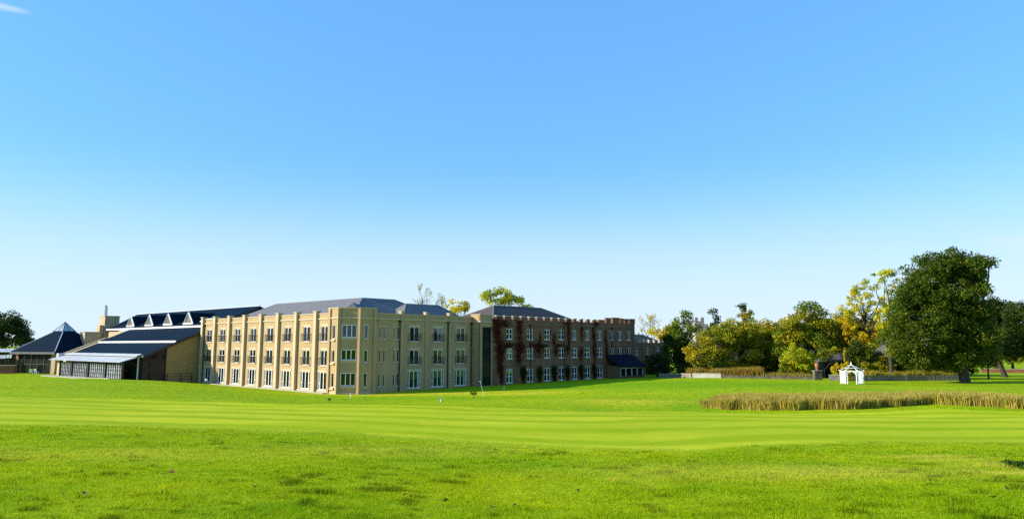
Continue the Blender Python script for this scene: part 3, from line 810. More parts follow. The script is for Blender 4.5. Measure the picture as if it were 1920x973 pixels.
# ------------------------------------------------------------------ the hall with the dark blue roof
Q0 = 41.55
hall = thing('function_hall', 'large hall with stepped dark blue roof, triangular dormers and tan gable wall', 'hall', hw(0, Q0), ANG)
def rz(p, drop=0.0): return 8.85 + 0.416 * p - drop
def q_end(p): return {True: 34.6, False: 47.0}[p < 1.6]
secs = [(1.6, 10.2, 0.0, 47.5, 54.5), (-4.1, 1.75, 0.28, 34.6, 35.5), (-9.1, -3.95, 0.52, 34.0, 34.6)]
for pa, pb, dr_, qa, qb in secs:
    G().slab([(pa, 0, rz(pa, dr_)), (pb, 0, rz(pb, dr_)), (pb, qb, rz(pb, dr_)), (pa, qa, rz(pa, dr_))], (0, 0, -0.22)).obj('roof', M['blue_slate'], hall)
    G().box(pa - 0.16, pa - 0.004, 0.0, qa, rz(pa, dr_) - 0.24, rz(pa, dr_) + 0.07).obj('gutter', M['white'], hall)
G().slab([(10.2, 0, rz(10.2)), (24, 0, rz(10.2) - 5.6), (24, 54.5, rz(10.2) - 5.6), (10.2, 54.5, rz(10.2))], (0, 0, -0.22)).obj('roof', M['blue_slate'], hall)
G().tube([(10.2, -0.1, rz(10.2) + 0.03), (10.2, 54.5, rz(10.2) + 0.03)], [0.12, 0.12], 6).obj('ridge_capping', M['lead'], hall)
G().slab([(-9.1, -0.06, rz(-9.1, .45)), (10.2, -0.06, rz(10.2) + 0.02), (10.2, -0.003, rz(10.2) + 0.02), (-9.1, -0.003, rz(-9.1, .45))], (0, 0, -0.45)).obj('bargeboard', M['dark_metal'], hall)
# gable wall: tan panel, dark glazing, post
def gwall(p0, p1, q, th, m, name, z0=-1.0):
    t0, t1 = rz(p0, .75), rz(p1, .75)
    return G().add([(p0, q, z0), (p1, q, z0), (p1, q, t1), (p0, q, t0), (p0, q + th, z0), (p1, q + th, z0), (p1, q + th, t1), (p0, q + th, t0)],
                   [(0, 1, 2, 3), (5, 4, 7, 6), (0, 4, 5, 1), (1, 5, 6, 2), (2, 6, 7, 3), (3, 7, 4, 0)]).obj(name, m, hall)
gwall(-5.3, 9.5, 0.45, 0.3, M['tan'], 'gable_wall')
gz_ = gwall(-8.95, -5.31, 0.62, 0.06, M['dark_glass'], 'gable_glazing')
for p in (-8.9, -7.7, -6.5, -5.4): G().box(p - 0.05, p + 0.05, 0.52, 0.615, -0.9, rz(p, .85)).obj('mullion', M['dark_metal'], gz_)
G().box(-8.9, -5.4, 0.54, 0.612, 2.4, 2.55).obj('transom', M['dark_metal'], gz_)
G().tube([(-9.7, 0.35, -0.8), (-9.7, 0.35, 4.3)], [0.11, 0.11], 8).obj('post', M['lead'], hall)
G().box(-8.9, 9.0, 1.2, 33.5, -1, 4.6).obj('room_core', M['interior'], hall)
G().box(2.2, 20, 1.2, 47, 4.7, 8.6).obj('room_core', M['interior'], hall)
gwall(-8.9, 1.5, 33.4, 0.3, M['chim'], 'gable_wall')
G().box(1.8, 2.1, 0.8, 47, 3, 9.0).obj('wall', M['chim'], hall)
# triangular dormers
for px_ in (353.5, 315.5, 280.5, 245.8):
    u = ray(px_, 600)[0]; p = 2.4
    qd = (u * (O.y + E_P.y * p) - O.x - E_P.x * p) / (E_Q.x - u * E_Q.y) - Q0
    hw_, hh = 1.9, 2.1
    zb = rz(p) + 0.05
    d = G().add([(p, qd - hw_, zb), (p, qd + hw_, zb), (p, qd, zb + hh), (p + hh / 0.416, qd, zb + hh)], [(0, 2, 1), (0, 3, 2), (1, 2, 3), (0, 1, 3)]).obj('dormer', M['blue_slate'], hall)
    G().add([(p - .02, qd - hw_ * .72, zb + .18), (p - .02, qd + hw_ * .72, zb + .18), (p - .02, qd, zb + hh * .8), (p - .01, qd - hw_ * .72, zb + .18), (p - .01, qd + hw_ * .72, zb + .18), (p - .01, qd, zb + hh * .8)],
            [(0, 2, 1), (3, 4, 5), (0, 1, 4, 3), (1, 2, 5, 4), (2, 0, 3, 5)]).obj('pane', M['dormer_glass'], d)
    fr = G()
    for a, b in (((-hw_, 0.06), (0, hh)), ((hw_, 0.06), (0, hh)), ((-hw_ - .1, 0.08), (hw_ + .1, 0.08))):
        fr.tube([(p - .06, qd + a[0], zb + a[1]), (p - .06, qd + b[0], zb + b[1])], [0.16, 0.16], 4)
    fr.obj('frame', M['white'], d)
G().slab([(3.5, 3.2, rz(3.5) + .16), (4.6, 3.2, rz(4.6) + .16), (4.6, 8.5, rz(4.6) + .16), (3.5, 8.5, rz(3.5) + .16)], (0, 0, -.2)).obj('skylight', M['white'], hall)
# canopy below the eaves
G().slab([(-10.1, 0.1, 4.55), (-9.3, 0.1, 4.85), (-9.3, 34.3, 4.85), (-10.1, 34.3, 4.55)], (0, 0, -.08)).obj('upper_canopy', M['canopy'], hall)
G().box(-10.05, -9.9, 0.2, 34.2, 4.15, 4.47).obj('beam', M['dark_metal'], hall)
for i in range(10):
    qa = 0.1 + i * 3.45
    G().slab([(-12.5, qa, 3.62), (-10.0, qa, 4.36), (-10.0, qa + 3.37, 4.36), (-12.5, qa + 3.37, 3.62)], (0, 0, -.06)).obj('canopy_panel', M['canopy'], hall)
for i in range(11):
    qa = 0.06 + i * 3.45
    G().slab([(-12.45, qa - .04, 3.57), (-10.0, qa - .04, 4.29), (-10.0, qa + .04, 4.29), (-12.45, qa + .04, 3.57)], (0, 0, -.14)).obj('rafter', M['dark_metal'], hall)
bays = [(2.0, 8.6), (9.0, 16.5), (16.9, 24.6), (25.0, 31.0)]
for i, (a, b) in enumerate(bays):
    gb = G().box(-11.35, -11.3, a, b, 0.3, 3.25).obj('glazed_bay', M['pale_glass'], hall)
    for kx in range(int((b - a) / 0.85) + 1):
        q = a + 0.05 + (b - a - .1) * kx / int((b - a) / 0.85)
        G().box(-11.46, -11.355, q - .05, q + .05, 0.3, 3.25).obj('glazing_bar', M['dark_metal'], gb)
    for z in (0.9, 1.55, 2.2, 2.75): G().box(-11.44, -11.352, a, b, z, z + .09).obj('glazing_bar', M['dark_metal'], gb)
for q in (1.8, 8.8, 16.7, 24.8, 31.2): G().box(-11.6, -11.25, q - .18, q + .18, -0.5, 3.6).obj('post', M['dark_metal'], hall)
G().box(-11.3, -9.2, 1.0, 33.9, -0.5, 0.3).obj('plinth', M['paving'], hall)
G().box(-11.2, -11.0, 31.4, 33.9, -0.5, 3.4).obj('wall', M['chim'], hall)
# raking parapets by the left verge
for q, dz in ((34.9, 0.0), (36.8, .1)):
    G().slab([(-9.5, q, rz(-9.5, .1 + dz)), (-2.4, q, rz(-2.4, .1 + dz)), (-2.4, q + .28, rz(-2.4, .1 + dz)), (-9.5, q + .28, rz(-9.5, .1 + dz))], (0, 0, -.16)).obj('coping', M['trim'], hall)
G().slab([(-9.4, 35.18, rz(-9.4, .55)), (-2.4, 35.18, rz(-2.4, .55)), (-2.4, 36.8, rz(-2.4, .55)), (-9.4, 36.8, rz(-9.4, .55))], (0, 0, -3)).obj('side_annexe', M['chim'], hall)
G().box(-11.0, -9.6, 34.4, 35.4, 3.6, 4.7).obj('gutter_box', M['lead'], hall)
b1 = G().box(-4.6, -1.8, 41.2, 43.8, 2, 8.75).box(-4.7, -1.7, 41.1, 43.9, 8.753, 8.85).obj('roof_block', M['chim'], hall)
ch = G().box(1.3, 4.2, 48.2, 51.2, 3, 12.25).obj('chimney', M['chim'], hall)
G().box(1.2, 4.3, 48.1, 51.3, 12.253, 12.4).obj('coping', M['trim'], ch)
G().tube([(2.0, 50.3, 12.3), (2.0, 50.3, 14.7)], [0.22, 0.22], 10).tube([(2.0, 49.75, 12.3), (2.0, 49.75, 14.4)], [0.18, 0.18], 10).obj('flue', M['steel'], ch)
G().box(0.5, 1.28, 48.6, 50.4, 3, 10.4).obj('chimney_shoulder', M['chim'], ch)

# ------------------------------------------------------------------ clubhouse with the glass lantern
cc = Vector((-90.2, 150.2, 0.4)); cdir = math.atan2(0.384, -0.924)
club = thing('clubhouse', 'low pavilion clubhouse with dark blue pyramid roof and glass lantern', 'building', cc, math.atan2(-0.384, 0.924))
ze, zl = 4.6, 8.45
v = [(-6.3, -6.3, ze), (6.3, -6.3, ze), (6.3, 6.3, ze), (-6.3, 6.3, ze), (-1.35, -1.35, zl), (1.35, -1.35, zl), (1.35, 1.35, zl), (-1.35, 1.35, zl),
     (-6.3, -6.3, ze - .45), (6.3, -6.3, ze - .45), (6.3, 6.3, ze - .45), (-6.3, 6.3, ze - .45)]
rf = G().add(v, [(0, 1, 5, 4), (1, 2, 6, 5), (2, 3, 7, 6), (3, 0, 4, 7), (4, 5, 6, 7), (0, 8, 9, 1), (1, 9, 10, 2), (2, 10, 11, 3), (3, 11, 8, 0), (8, 11, 10, 9)]).obj('roof', M['blue_slate'], club)
G().box(-6.42, 6.42, -6.46, -6.31, ze - .5, ze - .1).obj('gutter', M['grey_slate'], rf)
for a, b in ((0, 4), (1, 5), (2, 6)): G().tube([v[a], v[b]], [.09, .09], 6).obj('hip_flashing', M['lead'], rf)
lan = G().box(-1.45, 1.45, -1.45, 1.45, zl - .12, zl + .15).obj('lantern', M['blue_slate'], club)
zb, zt = zl + .16, zl + 1.95
cs = [(-1.35, -1.35), (1.35, -1.35), (1.35, 1.35), (-1.35, 1.35)]
for i in range(4):
    a, b = cs[i], cs[(i + 1) % 4]
    G().slab([(*a, zb), (*b, zb), (0, 0, zt)], (0, 0, -.04)).obj('pane', M['lantern_glass'], lan)
    G().tube([(*a, zb), (0, 0, zt + .02)], [.06, .05], 6).obj('rib', M['blue_slate'], lan)
    mx_, my_ = (a[0] + b[0]) / 2, (a[1] + b[1]) / 2
    G().tube([(mx_, my_, zb), (0, 0, zt + .02)], [.045, .04], 6).obj('rib', M['blue_slate'], lan)
G().box(-5.3, 5.3, -5.0, 5.3, -1, 4.1).obj('wall', M['interior'], club)
for i in range(5):
    a = -5.1 + i * 1.85
    pn = G().box(a, a + 1.75, -5.32, -5.25, 0.1, 3.1).obj('glazed_panel', M['dark_glass'], club)
    G().box(a, a + 1.75, -5.4, -5.33, 2.1, 2.18).obj('transom', M['dark_metal'], pn)
for i in range(6): G().box(-5.2 + i * 1.85, -5.08 + i * 1.85, -5.42, -5.2, -1, 4.1).obj('mullion', M['dark_metal'], club)
G().box(4.3, 5.4, -5.45, -4.4, -1, 4.1).obj('pier', M['chim'], club); G().box(-5.9, -5.25, -5.45, -4.4, -1, 4.1).obj('pier', M['red'], club)
G().box(-5.2, 4.3, -5.38, -5.1, -1, 0.1).obj('plinth', M['wall_stone'], club)

# terrace awnings at the far left
aw = thing('terrace_awning', 'white two tier terrace awning at the left edge beside the clubhouse', 'awning', at(0, 700, 148), R(8))
for z, y0, y1 in ((4.2, 0, 2.2), (3.0, -2.6, 0.2)):
    for i in range(4):
        a = -5.0 + i * 1.75
        G().slab([(a, y0, z), (a + 1.68, y0, z), (a + 1.68, y1, z + .65), (a, y1, z + .65)], (0, 0, -.07)).obj('canopy_panel', M['canopy'], aw)
for x in (-4.9, -2.6, -0.3, 1.9): G().box(x - .06, x + .06, -2.5, -2.38, -1, 3.0).obj('post', M['dark_metal'], aw)
G().box(-5, 2, 2.2, 2.5, -1, 4.6).obj('wall', M['interior'], aw)
lw = thing('terrace_wall', 'low brown terrace wall with white coping at the left edge', 'wall', at(-4, 700, 143), R(6))
G().box(-3, 2.9, 0, .35, -1, 1.45).obj('wall', M['red'], lw); G().box(-3.1, 3.0, -.06, .41, 1.453, 1.6).obj('coping', M['trim'], lw)
for i, (px_, lab) in enumerate(((14, 'left one of two small white pennants hanging by the clubhouse corner'), (19, 'right one of two small white pennants hanging by the clubhouse corner'))):
    p = at(px_, 673, 142)
    t = thing('pennant', lab, 'flag', p, 0, 'white pennants by the terrace')
    G().slab([(-.2, 0, 0.2), (.2, 0, .2), (.22, 0.03, .85), (-.22, 0.03, .85)], (0, .02, 0)).obj('cloth', M['white'], t)
    G().tube([(-.25, .03, tz(p.x, p.y) - p.z), (-.25, .03, 1.0)], [.03, .03], 6).obj('pole', M['dark_metal'], t)
for lab, px_ in (('left white garden chair on the lawn before the clubhouse glazing', 58), ('right white garden chair on the lawn before the clubhouse glazing', 68)):
    p = at(px_, 701, 141); p.z = tz(p.x, p.y)
    t = thing('garden_chair', lab, 'chair', p, R(200 if px_ == 58 else 170), 'white garden chairs')
    G().box(-.27, .27, -.25, .25, .42, .48).obj('seat', M['white'], t)
    G().slab([(-.27, .22, .48), (.27, .22, .48), (.27, .42, 1.05), (-.27, .42, 1.05)], (0, .05, 0)).obj('backrest', M['white'], t)
    for sx in (-.24, .24):
        for sy in (-.22, .22): G().box(sx - .025, sx + .025, sy - .025, sy + .025, 0, .42).obj('leg', M['white'], t)

# railing in front of the tan gable
rl = thing('lawn_railing', 'thin dark post and rail fence before the tan gable wall', 'railing', hw(-1, 43.6, 0.25), ANG)
for i, p in enumerate((-6.5, -4.3, -2.1, -0.3)): G().box(p - .05, p + .05, -2.2, -2.1, -.5, 1.45).obj('post', M['dark_metal'], rl)
for z in (.5, .95, 1.38): G().box(-6.5, -.3, -2.17, -2.13, z, z + .05).obj('rail', M['dark_metal'], rl)

# paving along the sunlit front and by the hall canopy (laid as sheets just above the turf)
def strip(name, pts_in, pts_out, m, label, lift=0.05):
    vs, fs = [], []
    n = len(pts_in)
    for a, b in zip(pts_in, pts_out):
        for p in (a, b): vs.append((p.x, p.y, tz(p.x, p.y) + lift))
        for p in (a, b): vs.append((p.x, p.y, tz(p.x, p.y) - .3))
    for i in range(n - 1):
        k = i * 4; j = k + 4
        fs += [(k, k + 1, j + 1, j), (k, j, j + 2, k + 2), (k + 1, k + 3, j + 3, j + 1)]
    return tag(G().add(vs, fs).obj(name, m), label, kind='structure')
qs = np.linspace(3.2, 36, 30)
strip('pavement', [hw(-.05, q) for q in qs][::-1], [hw(-1.5, q) for q in qs][::-1], M['paving'], 'pale paved path along the foot of the sunlit hotel front', .07)
qs = np.linspace(43.5, 77, 30)
strip('terrace', [hw(-11.4, q) for q in qs][::-1], [hw(-13.4, q) for q in qs][::-1], M['paving'], 'pale terrace paving under the hall canopy', .07)

# ------------------------------------------------------------------ leaves, trees
def leaf_cloud(centers, radii, counts, size, tones, seed, flat=0.0, aspect=1.6):
    """rhombic leaves scattered through clumps; returns verts, idx, tone"""
    r = np.random.default_rng(seed)
    c = np.repeat(np.asarray(centers), counts, 0); rad = np.repeat(np.asarray(radii), counts, 0)
    n = len(c)
    d = r.normal(size=(n, 3)); d /= np.linalg.norm(d, axis=1)[:, None]
    pos = c + d * (rad * (r.random(n) ** 0.45)[:, None])
    nrm = r.normal(size=(n, 3)) + d * 0.9 + np.array([0, 0, 0.35]); nrm /= np.linalg.norm(nrm, axis=1)[:, None]
    t = np.cross(nrm, r.normal(size=(n, 3))); t /= np.linalg.norm(t, axis=1)[:, None]
    b = np.cross(nrm, t)
    s = (size * (0.65 + 0.7 * r.random(n)))[:, None]
    v = np.stack([pos - t * s * aspect * .5, pos + b * s * .5 + nrm * s * .12, pos + t * s * aspect * .5, pos - b * s * .5 + nrm * s * .12], 1).reshape(-1, 3)
    tn = np.repeat(np.asarray(tones), counts, 0) * (0.78 + 0.44 * r.random((n, 1)))
    return v, np.arange(n * 4), np.repeat(tn, 4, 0)
PAL = {
    'oak': [((0.062, 0.100, 0.006), 6), ((0.090, 0.122, 0.007), 3), ((0.125, 0.145, 0.008), 1)],
    'green': [((0.110, 0.165, 0.010), 4), ((0.190, 0.220, 0.012), 3), ((0.30, 0.28, 0.012), 1.3)],
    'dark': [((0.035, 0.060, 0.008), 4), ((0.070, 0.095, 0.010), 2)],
    'olive': [((0.240, 0.240, 0.009), 4), ((0.34, 0.31, 0.010), 3), ((0.160, 0.190, 0.010), 2), ((0.42, 0.33, 0.012), 1)],
    'gold': [((0.50, 0.36, 0.010), 4), ((0.62, 0.47, 0.012), 3), ((0.36, 0.25, 0.012), 2), ((0.27, 0.26, 0.012), 1)],
    'amber': [((0.38, 0.30, 0.010), 4), ((0.28, 0.27, 0.010), 4), ((0.48, 0.37, 0.012), 2), ((0.19, 0.22, .010), 2)],
    'yellow': [((0.66, 0.55, 0.018), 5), ((0.52, 0.47, 0.015), 3), ((0.36, 0.39, 0.015), 2)],
    'lime': [((0.38, 0.42, 0.012), 4), ((0.55, 0.51, 0.014), 3), ((0.20, 0.25, 0.012), 2)],
    'red': [((0.22, 0.050, 0.036), 3), ((0.090, 0.060, 0.020), 3), ((0.045, 0.065, 0.012), 3)],
    'creeper': [((0.165, 0.022, 0.016), 5), ((0.110, 0.024, 0.013), 4), ((0.055, 0.042, 0.013), 3), ((0.27, 0.030, 0.018), 1)],
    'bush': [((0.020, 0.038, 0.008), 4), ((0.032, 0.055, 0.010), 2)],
}
def pick(pal, r):
    cs_, ws = zip(*PAL[pal]); ws = np.array(ws) / sum(ws)
    return np.array(cs_[r.choice(len(cs_), p=ws)]) * (0.88 + 0.24 * r.random())
def branch_path(a, b, r, sag=0.15, n=5):
    a, b = Vector(a), Vector(b); L = (b - a).length
    off = Vector((r.normal(), r.normal(), r.normal() * .5 + .3)) * L * sag * .5
    pts = []
    for i in range(n):
        t = i / (n - 1)
        pts.append(a.lerp(b, t) + off * math.sin(math.pi * t))
    return pts
def tree(name, label, px, Y, ells, pal, density=1.0, leaf=0.3, clump=1.0, trunk=0.35, seed=1, group=None, bark='bark', limbs=14, fork=0.3, lean=0.0, cat='tree', trunk_px=None, shell=0.45, extra=None):
    """ells: crown lobes as (px, row, half width px, half height px[, palette]) measured at distance Y"""
    r = np.random.default_rng(seed)
    base = at(trunk_px or px, 700, Y); base.z = tz(base.x, base.y) - 0.15
    root = thing(name, label, cat, base, 0, group)
    cen, rad, cnt, ton = [], [], [], []
    s = Y / FE
    tips = []
    for e in ells:
        c = at(e[0], e[1], Y) - base
        rx, rz_ = e[2] * s, e[3] * s; ry = rx * 0.9
        p_ = e[4] if len(e) > 4 else pal
        k_ = e[5] if len(e) > 5 else 1.0
        vol = rx * ry * rz_
        ncl = max(5, int(k_ * density * 2.6 * (vol ** (2 / 3)) / (clump ** 2) * 1.9))
        ph = r.random(3) * 6.28
        for _ in range(ncl):
            d = r.normal(size=3); d /= np.linalg.norm(d)
            rr = shell + (1 - shell) * r.random() ** 0.6
            lump = 1 + 0.16 * math.sin(3 * d[0] + ph[0] + 2 * d[2]) + 0.13 * math.sin(5 * d[2] + ph[1] + 3 * d[1]) + 0.12 * (r.random() - .5)
            q = np.array([c.x + d[0] * rx * rr * lump, c.y + d[1] * ry * rr * lump, c.z + d[2] * rz_ * rr * lump])
            if q[2] < 0.25: q[2] = 0.25 + r.random() * .4
            cr = clump * (0.6 + 0.7 * r.random())
            cen.append(q); rad.append((cr, cr, cr * .75)); ton.append(pick(p_, r))
            cnt.append(max(6, int(26 * (cr / leaf) ** 2 * 0.34 * (0.7 + .6 * r.random()))))
            tips.append(q)
    v, idx, tn = leaf_cloud(cen, rad, cnt, leaf * .72, ton, seed + 100)
    link('crown', np_mesh('crown', v, idx, 4, M['leaf'], tn), root)
    top = max(q[2] for q in tips); fk = Vector((lean, 0, top * fork))
    mid = Vector((np.mean([q[0] for q in tips]), np.mean([q[1] for q in tips]), top * .72))
    g = G()
    g.tube([(0, 0, -.3), (0, 0, .25), Vector((lean * .4, 0, fk.z * .5)), fk, fk.lerp(mid, .5), mid], [trunk * 1.6, trunk * 1.15, trunk * .95, trunk * .85, trunk * .5, trunk * .18], 9)
    tk = g.obj('trunk', M[bark], root)
    idxs = r.permutation(len(tips))[:limbs]
    for i in idxs:
        t0 = r.random() * .85
        a = fk.lerp(mid, t0); pts = branch_path(a, tips[i], r)
        r0 = trunk * (.5 - .32 * t0)
        G().tube(pts, [r0 * (1 - .85 * j / 4) + .012 for j in range(5)], 5).obj('limb', M[bark], tk)
    return root
def bare_tree(name, label, px, Y, top_row, spread, seed, bark='pale_bark', pal=None, nleaf=0, group=None, trunk=.3, depth=5):
    r = np.random.default_rng(seed)
    base = at(px, 700, Y); base.z = tz(base.x, base.y) - .15
    H = at(px, top_row, Y).z - base.z
    root = thing(name, label, 'tree', base, 0, group)
    g = G(); tw = G(); ends = []
    def grow(p, d, L, rad, k):
        q = p + d * L
        m_ = p.lerp(q, .5) + Vector((r.normal(), r.normal(), r.normal())) * L * .05
        (g if k >= depth - 1 else tw).tube([p, m_, q], [rad, rad * .82, rad * .66], 6 if k > 2 else 3, cap=False)
        if k == 0: ends.append(np.array(q)); return
        for _ in range(2 if k == depth else 3 if r.random() < .55 else 2):
            a = r.random() * 6.28; sp = spread * (.6 + .8 * r.random())
            s_ = d.cross(Vector((math.cos(a), math.sin(a), .2))).normalized()
            nd = (d + s_ * sp + Vector((0, 0, .12))).normalized()
            grow(q if r.random() < .7 else m_, nd, L * (.62 + .2 * r.random()), max(rad * .62, .042), k - 1)
    grow(Vector((0, 0, -.2)), Vector((r.normal() * .04, r.normal() * .04, 1)).normalized(), H * .33, trunk, depth)
    grow(Vector((0, 0, H * .3)), Vector((0, 0, 1)), H * .26, trunk * .6, depth - 1)
    tk = g.obj('trunk', M[bark], root)
    tw.obj('twigs', M[bark], root)
    if nleaf:
        sel = [ends[i] for i in r.choice(len(ends), nleaf)]
        v, idx, tn = leaf_cloud(sel, [(.9, .9, .7)] * nleaf, [16] * nleaf, .26, [pick(pal, r) for _ in sel], seed)
        link('crown', np_mesh('crown', v, idx, 4, M['leaf'], tn), root)
    return root
GB = 'trees along the castle garden'
tree('leafy_tree', 'dark green tree behind the clubhouse at the far left edge', 0, 195, [(8, 622, 46, 30), (-22, 612, 45, 34), (42, 640, 24, 16)], 'dark', 1.0, .45, 1.6, .5, 11, limbs=8)
bare_tree('bare_tree', 'leafless grey tree rising behind the hotel roof beside the dark hip', 800, 178, 548, .55, 21, 'twig', 'amber', 40, trunk=.35, depth=6)
tree('leafy_tree', 'thin yellow tree showing between the two slate roofs', 858, 172, [(860, 584, 17, 14, 'yellow'), (850, 576, 20, 14, 'yellow', .35), (872, 572, 12, 10, 'gold', .3)], 'yellow', .7, .35, .9, .3, 22, limbs=16)
tree('leafy_tree', 'yellow green tree crown rising behind the brown slate roof', 945, 168, [(932, 558, 26, 13), (962, 560, 20, 11), (945, 548, 16, 6)], 'lime', .8, .36, 1.1, .4, 23, limbs=14)
tree('shrub_tree', 'small green treetop peeping over the brown slate ridge', 988, 166, [(988, 576, 14, 7)], 'green', 1, .36, 1.0, .3, 24, limbs=5)
bare_tree('bare_tree', 'pale leafless tree beyond the battlemented link building', 1216, 186, 584, .55, 25, 'pale_bark', 'gold', 30, trunk=.3)
tree('leafy_tree', 'low golden treetops over the link building roof', 1246, 176, [(1235, 628, 24, 9), (1262, 624, 18, 12)], 'gold', .9, .4, 1.2, .3, 26, limbs=5)
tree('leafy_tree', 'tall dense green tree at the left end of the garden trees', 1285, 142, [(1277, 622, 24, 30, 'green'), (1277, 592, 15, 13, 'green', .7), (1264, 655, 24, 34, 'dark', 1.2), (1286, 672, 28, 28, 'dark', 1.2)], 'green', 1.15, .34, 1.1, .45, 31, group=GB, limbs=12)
tree('conifer', 'narrow dark conifer beside the castle turret', 1328, 150, [(1338, 598, 8, 14), (1338, 622, 12, 20), (1334, 655, 18, 20)], 'dark', 1.2, .32, .9, .3, 32, group=GB, limbs=8)
tree('feathery_tree', 'slender tall tree with drooping golden head and dark tip', 1395, 158, [(1391, 577, 8, 7, 'dark', 1.3), (1397, 588, 11, 10, 'amber'), (1402, 600, 9, 10, 'amber', .7), (1390, 602, 7, 9, 'amber', .6)], 'amber', 1.1, .3, .75, .3, 33, group=GB, limbs=10, fork=.75)
tree('leafy_tree', 'small amber tree at the left end behind the low garden wall', 1308, 126, [(1308, 662, 20, 26), (1318, 650, 16, 16)], 'amber', 1, .28, .9, .22, 34, group=GB, limbs=9)
tree('leafy_tree', 'rounded olive green tree right of the small amber one', 1342, 131, [(1344, 646, 34, 36), (1338, 680, 36, 20, 'green'), (1362, 630, 24, 22)], 'olive', 1.05, .3, 1.0, .28, 35, group=GB, limbs=12)
tree('leafy_tree', 'broad amber and olive tree below the drooping golden tree', 1388, 134, [(1380, 632, 38, 32, 'amber'), (1404, 628, 28, 26, 'olive'), (1394, 668, 42, 32, 'olive')], 'olive', 1.05, .3, 1.05, .32, 36, group=GB, limbs=12)
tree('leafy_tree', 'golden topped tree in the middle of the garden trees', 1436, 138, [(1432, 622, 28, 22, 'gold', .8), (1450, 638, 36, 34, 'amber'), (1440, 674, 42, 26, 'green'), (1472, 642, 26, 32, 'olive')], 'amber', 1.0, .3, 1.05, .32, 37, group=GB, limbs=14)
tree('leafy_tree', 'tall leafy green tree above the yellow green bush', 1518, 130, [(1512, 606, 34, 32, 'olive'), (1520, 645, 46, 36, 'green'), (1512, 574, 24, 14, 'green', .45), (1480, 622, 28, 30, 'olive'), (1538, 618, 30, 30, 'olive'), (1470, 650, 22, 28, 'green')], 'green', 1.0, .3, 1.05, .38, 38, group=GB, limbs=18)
tree('leafy_tree', 'dull olive tree over the dark garden shelter', 1565, 134, [(1562, 622, 44, 28, 'olive'), (1550, 650, 32, 26, 'green', 1.1), (1584, 606, 30, 20, 'olive', .8), (1592, 642, 26, 22, 'dark')], 'olive', 1.0, .3, 1.05, .32, 39, group=GB, limbs=14)
tree('ash_tree', 'thin yellow ash with open crown and visible branches', 1622, 127, [(1588, 582, 22, 20, 'yellow', .42), (1625, 552, 38, 26, 'yellow', .30), (1640, 585, 34, 22, 'yellow', .33), (1606, 560, 26, 22, 'yellow', .28), (1612, 628, 36, 24, 'gold', .95), (1648, 622, 30, 26, 'gold', .8), (1590, 608, 22, 14, 'gold', .6)], 'gold', .95, .24, .62, .36, 40, group=GB, limbs=44, fork=.35, shell=.3)
tree('leafy_tree', 'bright lime yellow tree pressed against the left of the oak', 1672, 113, [(1658, 516, 19, 13, 'lime', .7), (1676, 545, 16, 24, 'lime', .7), (1668, 590, 20, 30, 'lime', .7), (1672, 635, 26, 30, 'green'), (1660, 610, 16, 24, 'yellow', .6)], 'lime', .95, .25, .68, .32, 41, group=GB, limbs=20, fork=.3)
tree('bush', 'loose yellow green bush at the low wall', 1492, 119, [(1488, 668, 20, 22, 'lime', .9), (1505, 680, 22, 22, 'lime'), (1478, 690, 16, 14, 'green'), (1513, 670, 10, 22, 'yellow', .8)], 'lime', .95, .24, .7, .12, 42, limbs=10, cat='bush')
tree('bush', 'olive shrubs behind the gazebo and grey fence', 1640, 117, [(1628, 672, 22, 28, 'green'), (1606, 655, 14, 22, 'dark', 1.2), (1650, 684, 22, 20, 'olive')], 'olive', 1.05, .26, .8, .14, 43, limbs=8, cat='bush')
tree('bush', 'shadowy green shrubs under the left side of the oak', 1708, 118, [(1690, 668, 26, 30, 'green'), (1725, 678, 30, 24, 'dark'), (1765, 684, 26, 18, 'dark')], 'green', 1.0, .26, .85, .14, 44, limbs=8, cat='bush')
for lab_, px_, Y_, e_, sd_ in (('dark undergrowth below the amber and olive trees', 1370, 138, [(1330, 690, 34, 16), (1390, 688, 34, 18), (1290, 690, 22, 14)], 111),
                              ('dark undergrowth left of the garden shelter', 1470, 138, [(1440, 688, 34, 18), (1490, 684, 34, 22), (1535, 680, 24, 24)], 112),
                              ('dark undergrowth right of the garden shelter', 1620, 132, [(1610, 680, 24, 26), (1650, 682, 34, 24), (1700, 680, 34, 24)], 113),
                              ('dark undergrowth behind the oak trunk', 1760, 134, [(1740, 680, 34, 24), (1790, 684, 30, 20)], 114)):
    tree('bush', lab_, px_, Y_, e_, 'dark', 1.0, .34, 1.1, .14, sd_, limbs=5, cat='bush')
tree('bush', 'leafy dark shrub leaning over the shelter roof', 1546, 118, [(1546, 668, 13, 14, 'green'), (1590, 668, 12, 14, 'dark'), (1556, 656, 12, 8, 'olive')], 'green', .9, .26, .7, .1, 121, limbs=8, cat='bush')
tree('bush', 'small golden shrub beside the dark shelter opening', 1572, 115, [(1571, 690, 9, 14, 'gold'), (1566, 698, 10, 9, 'lime')], 'gold', 1.0, .22, .5, .08, 120, limbs=5, cat='bush')
tree('bush', 'dark rounded bush beside the slate porch', 1232, 134, [(1230, 682, 22, 18), (1248, 690, 16, 11)], 'bush', 1.2, .26, .8, .14, 45, limbs=5, cat='bush')
